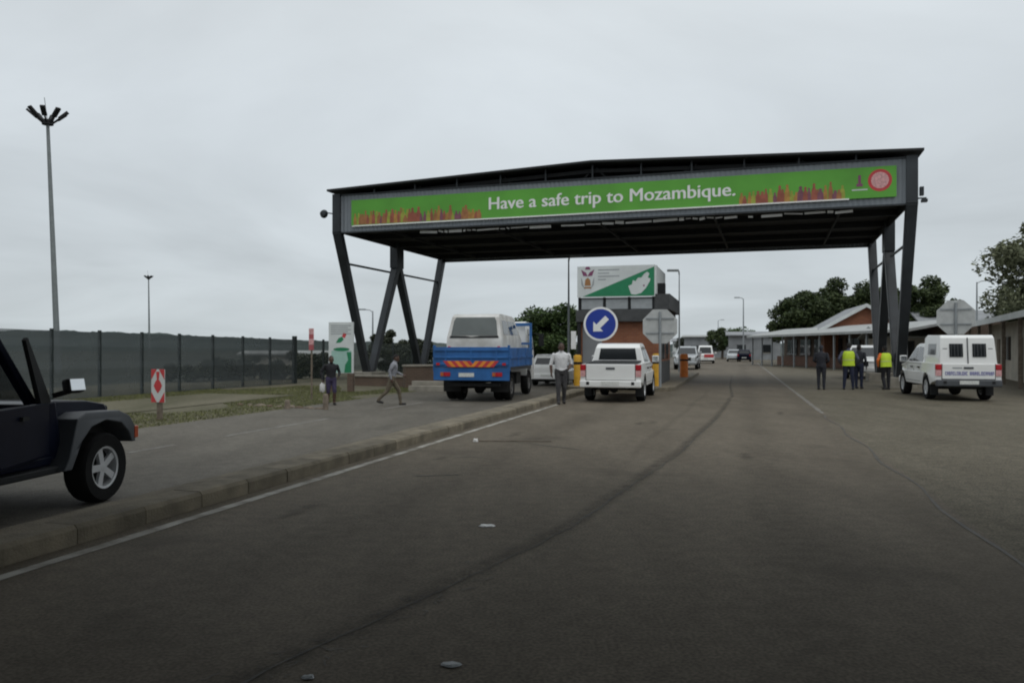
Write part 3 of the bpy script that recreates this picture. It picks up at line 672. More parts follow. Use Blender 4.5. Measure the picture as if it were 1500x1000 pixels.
# broken kerb stones at the road edge
rr = random.Random(4)
wh = ['far left', 'second from left', 'third from left', 'fourth from left', 'fifth from left', 'nearest the stub post', 'beside the stub post', 'second from right', 'rightmost']
for i in range(9):
    px = 352 + i * 14.5; b = MB(); n = 8
    b.ball((0, 0, .02), (rr.uniform(.08, .2), rr.uniform(.07, .13), rr.uniform(.04, .08)), 8, 5)
    b.v = [tuple(Vector(v) * (1 + .3 * noise.noise(Vector(v) * 9 + Vector((i, 0, 0))))) for v in b.v]
    tag(b.build('kerb_rubble', M['wood'] if i % 3 else M['brick_brown'], None, loc=PX(px, 25.2 - .22 * i, LOW - .02)), 'broken kerb lump in the verge edge row, ' + wh[i], 'rubble', 'broken kerb lumps along the verge edge')

# low walls at the gantry foot
def low_wall(label, px0, px1, d0, d1, z0, h, m, th=.3):
    p0, p1 = PX(px0, d0), PX(px1, d1); v = p1 - p0; L = v.length
    t = thing('low_wall', label, 'wall', (p0.x, p0.y, z0), math.atan2(v.y, v.x))
    b = MB(); b.box(0, L, -th / 2, th / 2, -.1, h); b.build('wall', M[m], t)
    b = MB(); b.box(-.04, L + .04, -th / 2 - .05, th / 2 + .05, h, h + .09); b.build('coping', M['concrete'], t, bevel=.015)
low_wall('brown brick low wall beside the rear of the blue truck', 592, 652, 36, 37, LOW, .95, 'brick_brown')
low_wall('long low brown wall behind the striding person', 522, 594, 38.5, 37.5, LOW, .42, 'brick_brown')
b = MB(); b.box(-.9, .9, -.35, .35, -.1, .22); b.box(-.9, .9, .0, .35, .22, .4)
tag(b.build('concrete_step', M['concrete'], None, loc=PX(632, 33.5, LOW), rz=-A, bevel=.02), 'pale concrete step left of the truck wheels', 'step')

# ------------------------------------------------------------------ road island, booth, signs
isl = MB(); ol = []
for k in range(13): a = math.pi + math.pi * k / 12; ol.append((-4.4 + 2.1 * math.cos(a), 31.0 + 2.0 * math.sin(a)))
ol += [(-2.3, 50), (-6.5, 50)]
isl.prism(ol, lambda t_, s_: RD(s_, t_, -.2), lambda t_, s_: RD(s_, t_, .15))
tag(isl.build('traffic_island', M['kerb'], bevel=.02), kind='structure')
bt = thing('control_booth', 'red brick control booth with dark roof and a large sign on top', 'booth', RD(32.3, -4.62, .15), -A); bt.scale = (.915,) * 3
BW = 1.75
b = MB(); b.box(-BW, BW, 0, 5.6, -.05, 2.75); b.build('wall', M['brick'], bt)
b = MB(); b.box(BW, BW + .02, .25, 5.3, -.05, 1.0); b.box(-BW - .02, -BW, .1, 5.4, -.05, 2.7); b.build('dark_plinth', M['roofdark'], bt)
b = MB(); b.box(-BW - .15, BW + .25, -.3, 6.0, 2.75, 3.28); b.build('roof', M['roofdark'], bt, bevel=.02)
b = MB(); b.box(1.55, BW + .45, -.15, 6.1, 3.28, 3.95); b.build('parapet', M['roofdark'], bt)
b = MB(); b.box(1.6, 1.95, .3, .8, 3.95, 4.45); b.build('vent_box', M['plastic'], bt)
for k in range(3):
    x0 = -1.72 + k * 1.1; b = MB(); b.box(x0 + .04, x0 + 1.06, -.1, -.04, 3.32, 3.76); b.build('louvre_panel', M['grey_print'], bt)
b = MB(); b.box(-1.8, 1.55, -.03, .1, 3.285, 3.83); b.build('sign_backing', M['roofdark'], bt)
for x in (-1.78, -.66, .44, 1.5):
    b = MB(); b.box(x - .05, x + .05, -.12, 0, 3.28, 3.86); b.build('sign_strut', M['steel_dark'], bt)
for y0 in (1.0, 3.0):
    b = MB(); b.box(BW + .005, BW + .035, y0, y0 + 1.3, 1.1, 2.2); wdw = b.build('window', M['glass'], bt)
    b = MB(); b.box(BW + .035, BW + .06, y0 + .62, y0 + .68, 1.1, 2.2); b.build('frame', M['steel_dark'], wdw)
b = MB(); b.box(-1.85, -1.7, -.25, -.1, -.05, 2.75); b.build('corner_post', M['steel_dark'], bt)
b = MB(); b.box(-2.12, -1.9, -.3, -.26, 1.55, 2.35); b.build('notice_plate', M['white'], bt)
b = MB(); b.box(-BW + .1, -.8, -.02, -.001, 0, 2.7); b.build('front_panel', M['roofmid'], bt)
# sign board
b = MB(); b.box(-1.85, 1.58, -.22, -.14, 3.84, 5.22); sb = b.build('sign_board', M['offwhite'], bt)
b = MB(); b.box(1.58, 1.64, -.2, 4.2, 3.95, 5.2); b.build('side_board', M['offwhite'], bt)
fy = lambda u, v: (u, -.223, v)
fy2 = lambda u, v: (u, -.227, v)
b = MB(); b.prism([(-1.6, 3.88), (1.55, 3.88), (1.55, 5.14)], fy, fy2); gt = b.build('green_triangle', M['green_sign'], sb)
mp_ = [(.42, 4.32), (.55, 3.95), (.75, 3.93), (.98, 4.0), (1.18, 4.2), (1.36, 4.5), (1.38, 4.62), (1.27, 4.66), (1.34, 4.84), (1.24, 4.92), (1.1, 4.82), (1.0, 4.68), (.84, 4.66), (.74, 4.52), (.62, 4.56), (.58, 4.38)]
b = MB(); b.prism(mp_, lambda u, v: (u, -.229, v), lambda u, v: (u, -.232, v)); b.build('white_map', M['offwhite'], sb)
b = MB(); disc(b, 1.1, 4.32, .04, -.234, 8); b.build('map_dot', M['purple'], sb)
b = MB()
for sx in (-1, 1):                                              # crest: wings, shield, wreath
    b.prism([(-1.38, 4.78), (-1.38 + sx * .2, 4.8), (-1.38 + sx * .3, 5.08), (-1.38 + sx * .18, 5.0), (-1.38 + sx * .08, 4.95)], fy, fy2, 0)
    b.prism([(-1.38 + sx * .1, 4.16), (-1.38 + sx * .28, 4.4), (-1.38 + sx * .3, 4.75), (-1.38 + sx * .24, 4.6), (-1.38 + sx * .2, 4.42)], fy, fy2, 2)
b.prism([(-1.5, 5.08), (-1.26, 5.08), (-1.3, 5.2), (-1.46, 5.2)], fy, fy2, 0)
b.prism([(-1.52, 4.36), (-1.24, 4.36), (-1.27, 4.62), (-1.38, 4.72), (-1.49, 4.62)], fy, fy2, 1)
b.prism([(-1.54, 4.24), (-1.22, 4.24), (-1.24, 4.31), (-1.52, 4.31)], fy, fy2, 1)
b.build('crest', [M['purple'], M['brown_print'], M['grey_print']], sb)
b = MB()
for k, L in enumerate((.95, .5, .95, .35)): b.box(-.92, -.92 + L, -.226, -.223, 5.02 - k * .14, 5.07 - k * .14)
b.build('printed_text', M['grey_print'], sb)['kind'] = 'stuff'

def bollard(label, loc, h, m, r=.13):
    t = thing('bollard', label, 'bollard', loc, 0, 'guard posts on the island')
    b = MB(); b.tube([(0, 0, -.1), (0, 0, h - .06), (0, 0, h - .02), (0, 0, h)], [r, r, r * .85, r * .5], 12); b.build('post', M[m], t, smooth=40)
    b = MB(); b.tube([(0, 0, h * .7), (0, 0, h * .78)], r + .006, 12); b.build('band', M['plastic'], t)
bollard('yellow bollard behind the man in the white shirt', RD(30.6, -6.0, .1), 1.25, 'yellow', .16)
bollard('yellow bollard beside the back of the octagonal sign', RD(31.2, -3.03, .1), 1.3, 'yellow', .16)
bollard('orange bollard at the far right corner of the booth', PX(1002, 40.5, .12), 1.2, 'orangeb', .2)

t = thing('keep_left_sign', 'round blue sign with a white arrow pointing down to the left', 'road sign', RD(30.0, -5.0, .15), -R(8))
b = MB(); b.tube([(0, .05, -.1), (0, .05, 2.9)], .045, 8); b.build('post', M['galv'], t)
DZ = 2.37
b = MB(); disc(b, 0, DZ, .645, -.01, 40); b.build('white_rim', M['white'], t)
b = MB(); disc(b, 0, DZ, .565, -.016, 40); fc = b.build('blue_face', M['blue_sign'], t)
ar = [(0, -.40), (-.26, -.13), (-.10, -.13), (-.10, .34), (.10, .34), (.10, -.13), (.26, -.13)]
ca, sa = math.cos(R(-45)), math.sin(R(-45))
ar = [(u * ca - v * sa, u * sa + v * ca) for u, v in ar]
ar = [(u * 1 , v + 0) for u, v in ar]
b = MB(); b.prism([(u, v + DZ) for u, v in ar], lambda u, v: (u, -.0205, v), lambda u, v: (u, -.0225, v)); b.build('arrow', M['white'], fc)

def stop_back(label, loc, rz, zc, r):
    t = thing('octagonal_sign', label, 'road sign', loc, rz, 'octagonal signs seen from behind')
    b = MB(); b.tube([(0, -.06, -.1), (0, -.06, zc + r * .8)], .05, 8); b.build('post', M['galv'], t)
    pts = [(r * math.cos(R(22.5 + 45 * k)), zc + r * math.sin(R(22.5 + 45 * k))) for k in range(8)]
    b = MB(); b.prism(pts, lambda u, v: (u, -.01, v), lambda u, v: (u, .01, v)); b.build('plate', mat('bare_aluminium', (0.46, 0.47, 0.46), .5, .3, var=.1), t)
    for dz in (-.25, .3):
        b = MB(); b.box(-r * .75, r * .75, -.05, -.012, zc + dz - .025, zc + dz + .025); b.build('bracket', M['galv'], t)
stop_back('back of a grey octagonal sign on a post beside the booth', RD(30.4, -2.82, .12), R(-6), 2.30, .69)
stop_back('back of a grey octagonal sign rising behind the white police pickup', PX(1400, 29.5, 0), R(-22), 2.74, .68)

# ------------------------------------------------------------------ buildings on the right
p0, p1 = PX(1100, 78), PX(1330, 50); v = p1 - p0; L = v.length
bl = thing('verandah_building', 'long low building with pale lean-to verandah roof on slim posts', 'building', p0, math.atan2(v.y, v.x))
b = MB(); b.prism([(-.3, 2.62), (3.6, 3.35), (3.6, 3.47), (-.3, 2.80)], lambda y, z: (-.4, y, z), lambda y, z: (L + .4, y, z)); b.build('verandah_roof', M['roofgrey'], bl)
b = MB(); b.box(0, L, 3.3, 9, -.1, 3.25); b.build('wall', M['brick_brown'], bl)
b = MB(); b.box(0, L, 2.6, 2.8, -.1, .85); b.build('dwarf_wall', M['brick_dull'], bl)
for k in range(12):
    x = .3 + (L - .6) * k / 11; b = MB(); b.box(x - .06, x + .06, 0, .12, -.1, 2.72); b.build('post', M['galv'], bl)
for k in range(9):
    x = 1.0 + k * (L - 2) / 8.6; b = MB(); b.box(x, x + 2.2, 3.22, 3.29, 1.0, 2.4); wn = b.build('window', M['glass'], bl)
    b = MB(); b.box(x + 1.06, x + 1.14, 3.17, 3.22, 1.0, 2.4); b.box(x, x + 2.2, 3.17, 3.22, 1.0, 1.06); b.build('frame', M['galv'], wn)
gh = thing('gabled_house', 'red brick house gable with pale barge board above the verandah roof', 'house', PX(1268, 66, 0), R(-14))
b = MB(); b.prism([(-3.9, -.1), (3.9, -.1), (3.9, 3.2), (0, 5.0), (-3.9, 3.2)], lambda x, z: (x, 0, z), lambda x, z: (x, 10, z)); b.build('wall', M['brick'], gh); gh.scale = (.82, 1, 1)
for sx in (-1, 1):
    b = MB(); b.prism([(sx * 4.5, 2.95), (0, 5.04), (0, 5.26), (sx * 4.5, 3.17)], lambda x, z: (x, -.45, z), lambda x, z: (x, 10.3, z)); rf = b.build('roof', M['roofmid'], gh)
    b = MB(); b.prism([(sx * 4.52, 2.9), (0, 4.98), (0, 5.28), (sx * 4.52, 3.19)], lambda x, z: (x, -.52, z), lambda x, z: (x, -.455, z)); b.build('barge_board', M['offwhite'], rf)

def shed(name, label, px, d, rz, W, D, h, ridge, wall, roof, win=0):
    t = thing(name, label, 'building', PX(px, d, 0), R(rz))
    b = MB(); b.box(-W / 2, W / 2, 0, D, -.2, h); b.build('wall', M[wall], t)
    b = MB(); b.prism([(-.5, h - .05), (D / 2, h + ridge - .02), (D + .5, h - .05), (D + .5, h + .1), (D / 2, h + ridge + .13), (-.5, h + .1)], lambda y, z: (-W / 2 - .4, y, z), lambda y, z: (W / 2 + .4, y, z)); b.build('roof', M[roof], t)
    for k in range(win):
        x = -W / 2 + W * (k + .5) / win; b = MB(); b.box(x - .6, x + .6, -.03, 0.0, 1.0, 2.1); wn = b.build('window', M['glass'], t)
        b = MB(); b.box(x - .7, x + .7, -.08, -.03, .9, .99); b.build('sill', M['concrete'], wn)
    return t
shed('low_building', 'low building with wide pale roof behind the right gantry columns', 1385, 53, -12, 7.5, 6, 2.3, .75, 'plaster', 'roofgrey', 3)
shed('office_building', 'long building with grey sheet roof above the police pickup', 1475, 74, -16, 14, 9, 3.9, 1.3, 'plaster', 'roofmid', 5)
shed('store_building', 'small far building with pale flat roof beyond the road end', 1062, 140, -15, 14, 8, 3.6, .3, 'roofmid', 'roofgrey', 4)
shed('warehouse', 'far low pale warehouse left of the verandah building', 1105, 112, -15, 7, 8, 3.4, .5, 'roofmid', 'roofmid', 2)
shed('storehouse', 'far small white storehouse at the end of the road', 1018, 165, -15, 9, 8, 3.0, .6, 'offwhite', 'roofmid', 3)
shed('farm_shed', 'pale shed roof seen through the fence on the left', 432, 78, 8, 10, 6, 1.0, .25, 'plaster', 'roofgrey', 0)
# nearest building on the right edge, wall running back along the apron
q0, q1 = Vector((19.4, 27.0, 0)), Vector((28.4, 47.5, 0)); v = q1 - q0; L = v.length
sh = thing('roadside_office', 'cream walled building with sloping white eaves at the right edge', 'building', q0, math.atan2(v.y, v.x))
b = MB(); b.box(-2, L, -6, -.0, -.2, 2.95); b.build('wall', M['plaster'], sh)
b = MB(); b.prism([(1.35, 2.82), (-6.4, 4.6), (-6.4, 4.72), (1.35, 2.98)], lambda y, z: (-3, y, z), lambda y, z: (L + .6, y, z)); b.build('roof', M['roofgrey'], sh)
b = MB(); b.box(-3, L + .6, 1.33, 1.40, 2.78, 3.04); b.build('gutter', M['offwhite'], sh)
for k in range(6):
    x = .6 + k * 4.1; b = MB(); b.box(x - .07, x + .07, 1.1, 1.24, -.1, 2.85); b.build('post', M['wood'], sh)
for k in range(6):
    x = 1.3 + k * 3.4
    if k % 2: b = MB(); b.box(x, x + .95, 0, .04, -.1, 2.1); b.build('door', M['wood'], sh)
    else:
        b = MB(); b.box(x, x + 1.6, 0, .04, 1.0, 2.2); wn = b.build('window', M['glass'], sh)
        b = MB(); b.box(x + .76, x + .84, .04, .07, 1.0, 2.2); b.build('frame', M['offwhite'], wn)

# ------------------------------------------------------------------ trees
def tree(label, loc, H, rx, rz_, n, leaf, lm, seed, trunk=.18, name='tree', cz=None, clumps=34, group=None, squash=1.0, cat='tree'):
    t = thing(name, label, cat, loc, 0, group); rr = random.Random(seed)
    cz = cz if cz is not None else H - rz_
    b = MB(); b.tube([(0, 0, -.3), (.05, .02, cz * .5), (0, .06, cz)], [trunk * 1.3, trunk, trunk * .6], 8)
    cs = []
    for k in range(clumps):
        while True:
            p = Vector((rr.uniform(-1, 1), rr.uniform(-1, 1), rr.uniform(-1, 1)))
            if 0.15 < p.length < 1: break
        p = p * (0.55 + .45 * p.length)
        q = Vector((p.x * rx, p.y * rx * squash, p.z * rz_ + cz)); r = rr.uniform(.24, .42) * (rx + rz_) / 2
        cs.append((q, r))
        if k % 3 == 0: b.tube([(0, .03, cz * rr.uniform(.5, .95)), tuple(q * .55 + Vector((0, 0, cz * .45))), tuple(q)], [trunk * .45, trunk * .28, trunk * .08], 5)
    b.build('trunk', M['bark'], t, smooth=60)
    lb = MB(); vs = []; fs = []; leaf *= 1.2
    for k in range(int(n * 1.9)):
        q, r = cs[rr.randrange(clumps)]
        d = Vector((rr.gauss(0, 1), rr.gauss(0, 1), rr.gauss(0, 1))); d = d.normalized() * r * (rr.random() ** .45)
        p = q + Vector((d.x, d.y, d.z * .8)); a = Vector((rr.gauss(0, 1), rr.gauss(0, 1), rr.gauss(0, .6))).normalized(); c = a.orthogonal().normalized()
        c = (c * math.cos(k) + a.cross(c) * math.sin(k)); l = leaf * rr.uniform(.6, 1.3); o = len(vs)
        vs += [p - a * l, p + c * l * .45, p + a * l, p - c * l * .45]; fs.append((o, o + 1, o + 2, o + 3))
    lb.add(vs, fs); lb.build('crown', M[lm], t)
    return t
GR = 'trees behind the right buildings'
tree('big dark green tree above the verandah, left end of the row', PX(1170, 84), 7.7, 3.2, 2.9, 9000, .16, 'leaf_dark', 1, group=GR)
tree('tallest bushy tree in the row behind the brick gable', PX(1222, 88), 9.2, 3.9, 3.5, 11000, .17, 'leaf_dark', 2, group=GR)
tree('dark round tree just left of the right gantry columns', PX(1280, 86), 9.0, 3.7, 3.3, 10000, .17, 'leaf_dark', 3, group=GR)
tree('dark round tree seen just right of the gantry columns', PX(1366, 80), 8.6, 2.9, 3.0, 8500, .16, 'leaf_dark', 4, group=GR)
tree('grey green loose tree at the right edge of the photo', PX(1530, 44), 9.6, 3.3, 3.5, 13000, .115, 'leaf_grey', 5, cz=5.9, clumps=44)
tree('dark low tree under the grey green one at the right edge', PX(1500, 62), 5.4, 2.6, 1.7, 4000, .14, 'leaf_dark', 15)
tree('round green tree behind the blue truck cab', PX(794, 62), 5.6, 3.1, 2.6, 11000, .125, 'leaf_mid', 6, cz=2.7, clumps=44)
tree('dull green bush tree behind the left gantry legs', PX(568, 62), 2.8, 1.8, 1.5, 7000, .11, 'leaf_dull', 7, cz=1.3)
tree('low dull bush right of the left gantry legs', PX(606, 60), 2.4, 1.9, 1.4, 6500, .11, 'leaf_dull', 8, cz=.9)
tree('small dark tree in front of the far store building', PX(1058, 125), 4.9, 2.4, 1.7, 2500, .16, 'leaf_dark', 9)
tree('low dark tree in front of the far warehouse', PX(1084, 118), 4.4, 2.6, 1.6, 2500, .16, 'leaf_mid', 10)
tree('distant dark tree left of the far road end', PX(1008, 150), 3.6, 3.0, 1.5, 2500, .18, 'leaf_dull', 12)
for i, (px, d, h, lb) in enumerate(((275, 43, 1.0, 'leftmost dark shrub behind the fence'), (325, 45, 1.2, 'dark shrub behind the fence, second from left'), (380, 46, 1.35, 'dark shrub behind the fence, third from left'), (428, 47, 1.45, 'dark shrub behind the thick fence post'), (470, 48, 1.5, 'rightmost dark shrub behind the fence'))):
    tree(lb, PX(px, d, LOW), h, 1.5, h * .55, 2200, .09, 'leaf_dull', 30 + i, trunk=.06, name='shrub', cz=h * .45, clumps=18, group='shrubs behind the fence', cat='shrub')

# ------------------------------------------------------------------ vehicles
def wheel_mesh(r, wd, rimr, spokes, kind='rim'):
    y0, y1 = -wd / 2, wd / 2; b = MB()
    b.lathe_y([(rimr, y0 + .01), (r * .93, y0), (r * .985, y0 + .03), (r, y0 + .06), (r, y1 - .06), (r * .985, y1 - .03), (r * .93, y1), (rimr, y1 - .01)], n=28)
    ty = b
    rb = MB(); rb.lathe_y([(rimr, y0 + .015), (rimr, y1 - .015), (rimr * .9, y1 - .02), (rimr * .88, 0.02), (rimr * .88, y0 + .02)], n=28)
    rb.lathe_y([(0.0001, y1 - .035), (rimr * .22, y1 - .04), (rimr * .24, y1 - .09), (0.0001, y1 - .1)], n=14)
    for k in range(spokes):
        a = 2 * math.pi * k / spokes; d = Vector((math.cos(a), 0, math.sin(a)))
        rb.bar(d * rimr * .15 + Vector((0, y1 - .06, 0)), d * rimr * .93 + Vector((0, y1 - .05, 0)), rimr * .30, .04, (0, 1, 0), rimr * .34, .03)
    rb.tube([(0, 0, 0), (0, .012, 0)], rimr * .88, 20, 1)
    return ty, rb
WHEELS = {}
def wheels(parent, spots, r, wd, rimr, spokes, rm='rim', key=None):
    """spots: (x, y, outward sign)"""
    k = key or (r, wd, rimr, spokes, rm)
    if k not in WHEELS:
        ty, rb = wheel_mesh(r, wd, rimr, spokes)
        a = ty.build('tyre', M['tyre'], None, smooth=35); c = rb.build('rim', [M[rm], M['under']], None, smooth=35)
        WHEELS[k] = (a.data, c.data); bpy.data.objects.remove(a); bpy.data.objects.remove(c)
    td, rd = WHEELS[k]
    for x, y, sg in spots:
        e_ = bpy.data.objects.new('wheel', None); COL.objects.link(e_); e_.parent = parent; e_.location = (x, y, r)
        e_.rotation_euler = (0, 0, 0 if sg > 0 else math.pi)
        link('tyre', td, e_); link('rim', rd, e_)
def arch(cx, cz, r, n=9, lo=0.0):
    """points over a wheel arch from front to rear"""
    a0 = math.asin(max(-1, min(1, (lo - cz) / r)))
    return [(cx + r * math.cos(a0 + (math.pi - 2 * a0) * k / n), cz + r * math.sin(a0 + (math.pi - 2 * a0) * k / n)) for k in range(n + 1)]
def panel_side(b, pts, hw, sg, off=.004, th=.02, mi=0):
    b.prism(pts, lambda x, z: (x, sg * (hw(x, z) - th), z), lambda x, z: (x, sg * (hw(x, z) + off), z), mi)

def pickup(label, loc, head, paint='white_paint', cargo='cover', group=None, text=False, bars=False):
    t = thing('pickup_truck', label, 'pickup', loc, HEAD(head), group); P = M[paint]
    lo = .47
    outl = [(.10, .62), (.10, 1.13), (1.68, 1.15), (3.78, 1.14), (4.1, 1.115), (4.75, 1.04), (5.08, .94), (5.17, .75), (5.17, .5), (5.02, .42), (4.70, lo)]
    outl += arch(4.25, .40, .44, 10, lo) + [(3.75, lo - .02), (1.68, lo - .02)] + arch(1.22, .40, .44, 10, lo) + [(.55, .56)]
    def hw(x, z):
        v = .90 - .05 * max(0, (z - .85) / .3) - .03 * max(0, (.6 - z) / .2)
        if x > 4.4: v -= .22 * ((x - 4.4) / .77) ** 2
        return v
    b = MB(); b.side(outl, hw); b.build('body', P, t, smooth=28, bevel=.025)
    cab = [(1.70, 1.08), (1.78, 1.62), (1.92, 1.735), (2.3, 1.765), (2.95, 1.76), (3.2, 1.70), (4.05, 1.06)]
    def hc(x, z): return .845 - .19 * max(0, (z - 1.1) / .66)
    b = MB(); b.side(cab, hc); b.build('cab', P, t, smooth=28, bevel=.03)
    # glass
    xr = lambda z: 1.70 + (z - 1.08) * .148 - .006
    b = MB(); b.prism([(-.60, 1.24), (.60, 1.24), (.54, 1.60), (-.54, 1.60)], lambda y, z: (xr(z), y, z), lambda y, z: (xr(z) + .03, y, z)); b.build('rear_window', M['glass'], t)
    xf = lambda z: 4.05 - (z - 1.06) * 1.33 + .006
    b = MB(); b.prism([(-.72, 1.16), (.72, 1.16), (.6, 1.64), (-.6, 1.64)], lambda y, z: (xf(z), y, z), lambda y, z: (xf(z) - .04, y, z)); b.build('windscreen', M['glass'], t)
    for sg in (1, -1):
        for pts in ([(2.82, 1.18), (3.72, 1.18), (3.24, 1.60), (2.82, 1.66)], [(1.90, 1.18), (2.74, 1.18), (2.74, 1.66), (2.0, 1.63)]):
            b = MB(); panel_side(b, pts, hc, sg); b.build('side_window', M['glass'], t)
        b = MB(); b.box(3.55, 3.68, sg * .90 if sg > 0 else -1.12, 1.12 if sg > 0 else -.90, 1.14, 1.36); mr_ = b.build('mirror', P, t, bevel=.03)
        b = MB(); b.box(3.54, 3.55, sg * 1.01 - .09, sg * 1.01 + .09, 1.165, 1.335); b.build('mirror_glass', M['mirror'], mr_)
        for x0, x1 in ((2.80, 3.75), (1.92, 2.76)):
            b = MB(); panel_side(b, [(x0 - .014, .536), (x1 - .006, .536), (x1 - .006, 1.112), (x0 - .014, 1.112)], hw, sg, .003); b.build('door_gap', M['under'], t)
            b = MB(); panel_side(b, [(x0, .55), (x1 - .02, .55), (x1 - .02, 1.10), (x0, 1.10)], hw, sg, .006); dr = b.build('door', P, t)
            b = MB(); b.box(x0 + .06, x0 + .24, min(sg * .89, sg * .93), max(sg * .89, sg * .93), .97, 1.01); b.build('handle', M['plastic'], dr)
        b = MB(); b.box(.06, .20, min(sg * .735, sg * .895), max(sg * .735, sg * .895), .95, 1.12); tl = b.build('tail_light', M['tail'], t, bevel=.02)
        b = MB(); b.box(.07, .19, min(sg * .74, sg * .89), max(sg * .74, sg * .89), .77, .95); b.build('lower_lens', M['pink'], tl)
        b = MB(); b.box(5.06, 5.14, min(sg * .42, sg * .68), max(sg * .42, sg * .68), .78, .93); b.build('headlight', M['lens'], t, bevel=.02)
        b = MB(); b.box(.72, .76, min(sg * .66, sg * .88), max(sg * .66, sg * .88), .16, .5); b.build('mud_flap', M['plastic'], t)
    b = MB(); b.box(.088, .12, -.733, .733, .655, 1.125); b.build('tailgate_gap', M['under'], t)
    b = MB(); b.box(.072, .13, -.72, .72, .67, 1.135); tg = b.build('tailgate', P, t, bevel=.02)
    b = MB(); b.box(.058, .074, -.13, .13, .98, 1.04); b.build('handle', M['plastic_grey'], tg)
    b = MB(); b.box(0, .16, -.90, .90, .45, .655); bp_ = b.build('rear_bumper', P if not text else M['plastic_grey'], t, bevel=.035)
    b = MB(); b.box(-.008, .0, -.26, .26, .52, .63); b.build('number_plate', M['plate'], bp_)
    for sg in (1, -1):
        b = MB(); b.box(-.006, .02, sg * .66 - .045, sg * .66 + .045, .53, .62); b.build('reflector', M['plastic'], bp_)
    b = MB(); b.box(5.10, 5.26, -.80, .80, .38, .62); b.build('front_bumper', P, t, bevel=.05)
    b = MB(); b.box(5.14, 5.19, -.40, .40, .68, .92); b.build('grille', M['plastic'], t)
    b = MB(); b.box(.3, 4.9, -.42, .42, .38, .58); b.tube([(1.22, -.7, .38), (1.22, .7, .38)], .06, 8); b.ball((1.22, .05, .38), .15); b.tube([(.72, 0, .36), (.72, 0, .52)], .33, 16); b.tube([(4.25, -.7, .38), (4.25, .7, .38)], .05, 8); b.build('chassis', M['under'], t)
    for cx in (1.22, 4.25):
        b = MB(); b.box(cx - .46, cx + .46, -.80, .80, .5, .80); b.build('wheel_well', M['under'], t)
    wheels(t, [(1.22, .78, 1), (1.22, -.78, -1), (4.25, .78, 1), (4.25, -.78, -1)], .385, .25, .235, 6)
    if cargo == 'cover':
        b = MB(); b.prism([(.13, 1.10), (1.70, 1.19), (1.70, 1.22), (.13, 1.145)], lambda x, z: (x, .74, z), lambda x, z: (x, -.74, z)); b.build('bed_cover', M['plastic'], t)
    if cargo == 'canopy':
        def hk(x, z): return .80 - .07 * max(0, (z - 1.15) / .85)
        b = MB(); b.side([(.12, 1.12), (.22, 1.93), (.34, 2.0), (1.7, 2.02), (1.95, 1.94), (1.97, 1.12)], hk); cn = b.build('canopy', P, t, smooth=28, bevel=.03)
        xk = lambda z: .12 + (z - 1.12) * .123 - .006
        for y0, y1 in ((.13, .50), (-.50, -.13)):
            b = MB(); b.prism([(y0, 1.34), (y1, 1.34), (y1, 1.74), (y0, 1.74)], lambda y, z: (xk(z) - .012, y, z), lambda y, z: (xk(z) + .02, y, z)); gw = b.build('rear_hatch_window', M['glass'], t)
            b = MB()
            for k in range(4): yk = y0 + (y1 - y0) * (k + .5) / 4; b.bar((xk(1.34) - .02, yk, 1.34), (xk(1.74) - .02, yk, 1.74), .012, .012)
            b.build('window_bars', M['plastic_grey'], gw)
        b = MB(); b.prism([(-.016, 1.14), (.016, 1.14), (.016, 1.92), (-.016, 1.92)], lambda y, z: (xk(z) - .008, y, z), lambda y, z: (xk(z) + .01, y, z)); b.build('door_gap', M['plastic_grey'], t)
        for sg in (1, -1):
            b = MB(); panel_side(b, [(.55, 1.4), (1.45, 1.4), (1.45, 1.74), (.58, 1.74)], hk, sg); b.build('canopy_window', M['glass'], t)
            b = MB(); b.box(.17, .19, sg * .62 - .06, sg * .62 + .06, 1.58, 1.60); b.build('hinge', M['plastic_grey'], t)
        b = MB(); b.box(2.35, 2.6, -.55, .55, 1.765, 1.87); b.build('roof_light_bar', M['blue_sign'], t, bevel=.03)
    if text:                                     # worn blue lettering, too small to read in the photo
        b = MB(); rr = random.Random(9); y = .64
        while y > -.66:
            wd = rr.uniform(.03, .055)
            if not -.02 < y < .06:
                z0, z1 = .79, .90
                b.box(.066, .0715, y - .018, y, z0, z1)
                if rr.random() < .7: b.box(.066, .0715, y - wd, y - .018, z1 - .03, z1)
                if rr.random() < .7: b.box(.066, .0715, y - wd, y - .018, z0, z0 + .025)
                if rr.random() < .6: b.box(.066, .0715, y - wd, y - wd + .016, z0 + .02, z1 - .02)
            y -= wd + .012
        b.build('lettering', mat('police_blue', (.20, .20, .40), .5, var=.1), tg)['kind'] = 'stuff'
        b = MB(); b.box(.066, .0715, .18, .44, .99, 1.03); b.box(.066, .0715, -.14, .08, .99, 1.03); b.build('model_lettering', M['grey_print'], tg)['kind'] = 'stuff'
    return t

pickup('white double cab pickup with black bed cover stopped before the booth', PX(893.5, 23.35, 0), 15.0)
pickup('white police pickup with windowed canopy and blue tailgate lettering', PX(1420, 23.9, 0), 13.5, cargo='canopy', text=True)
pickup('silver pickup facing the camera beside the booth corner', PX(1010, 65, 0), 15.8 + 180, 'silver')
pickup('white pickup parked behind the people in yellow vests', PX(1276, 46.0, 0), 30 + 180)

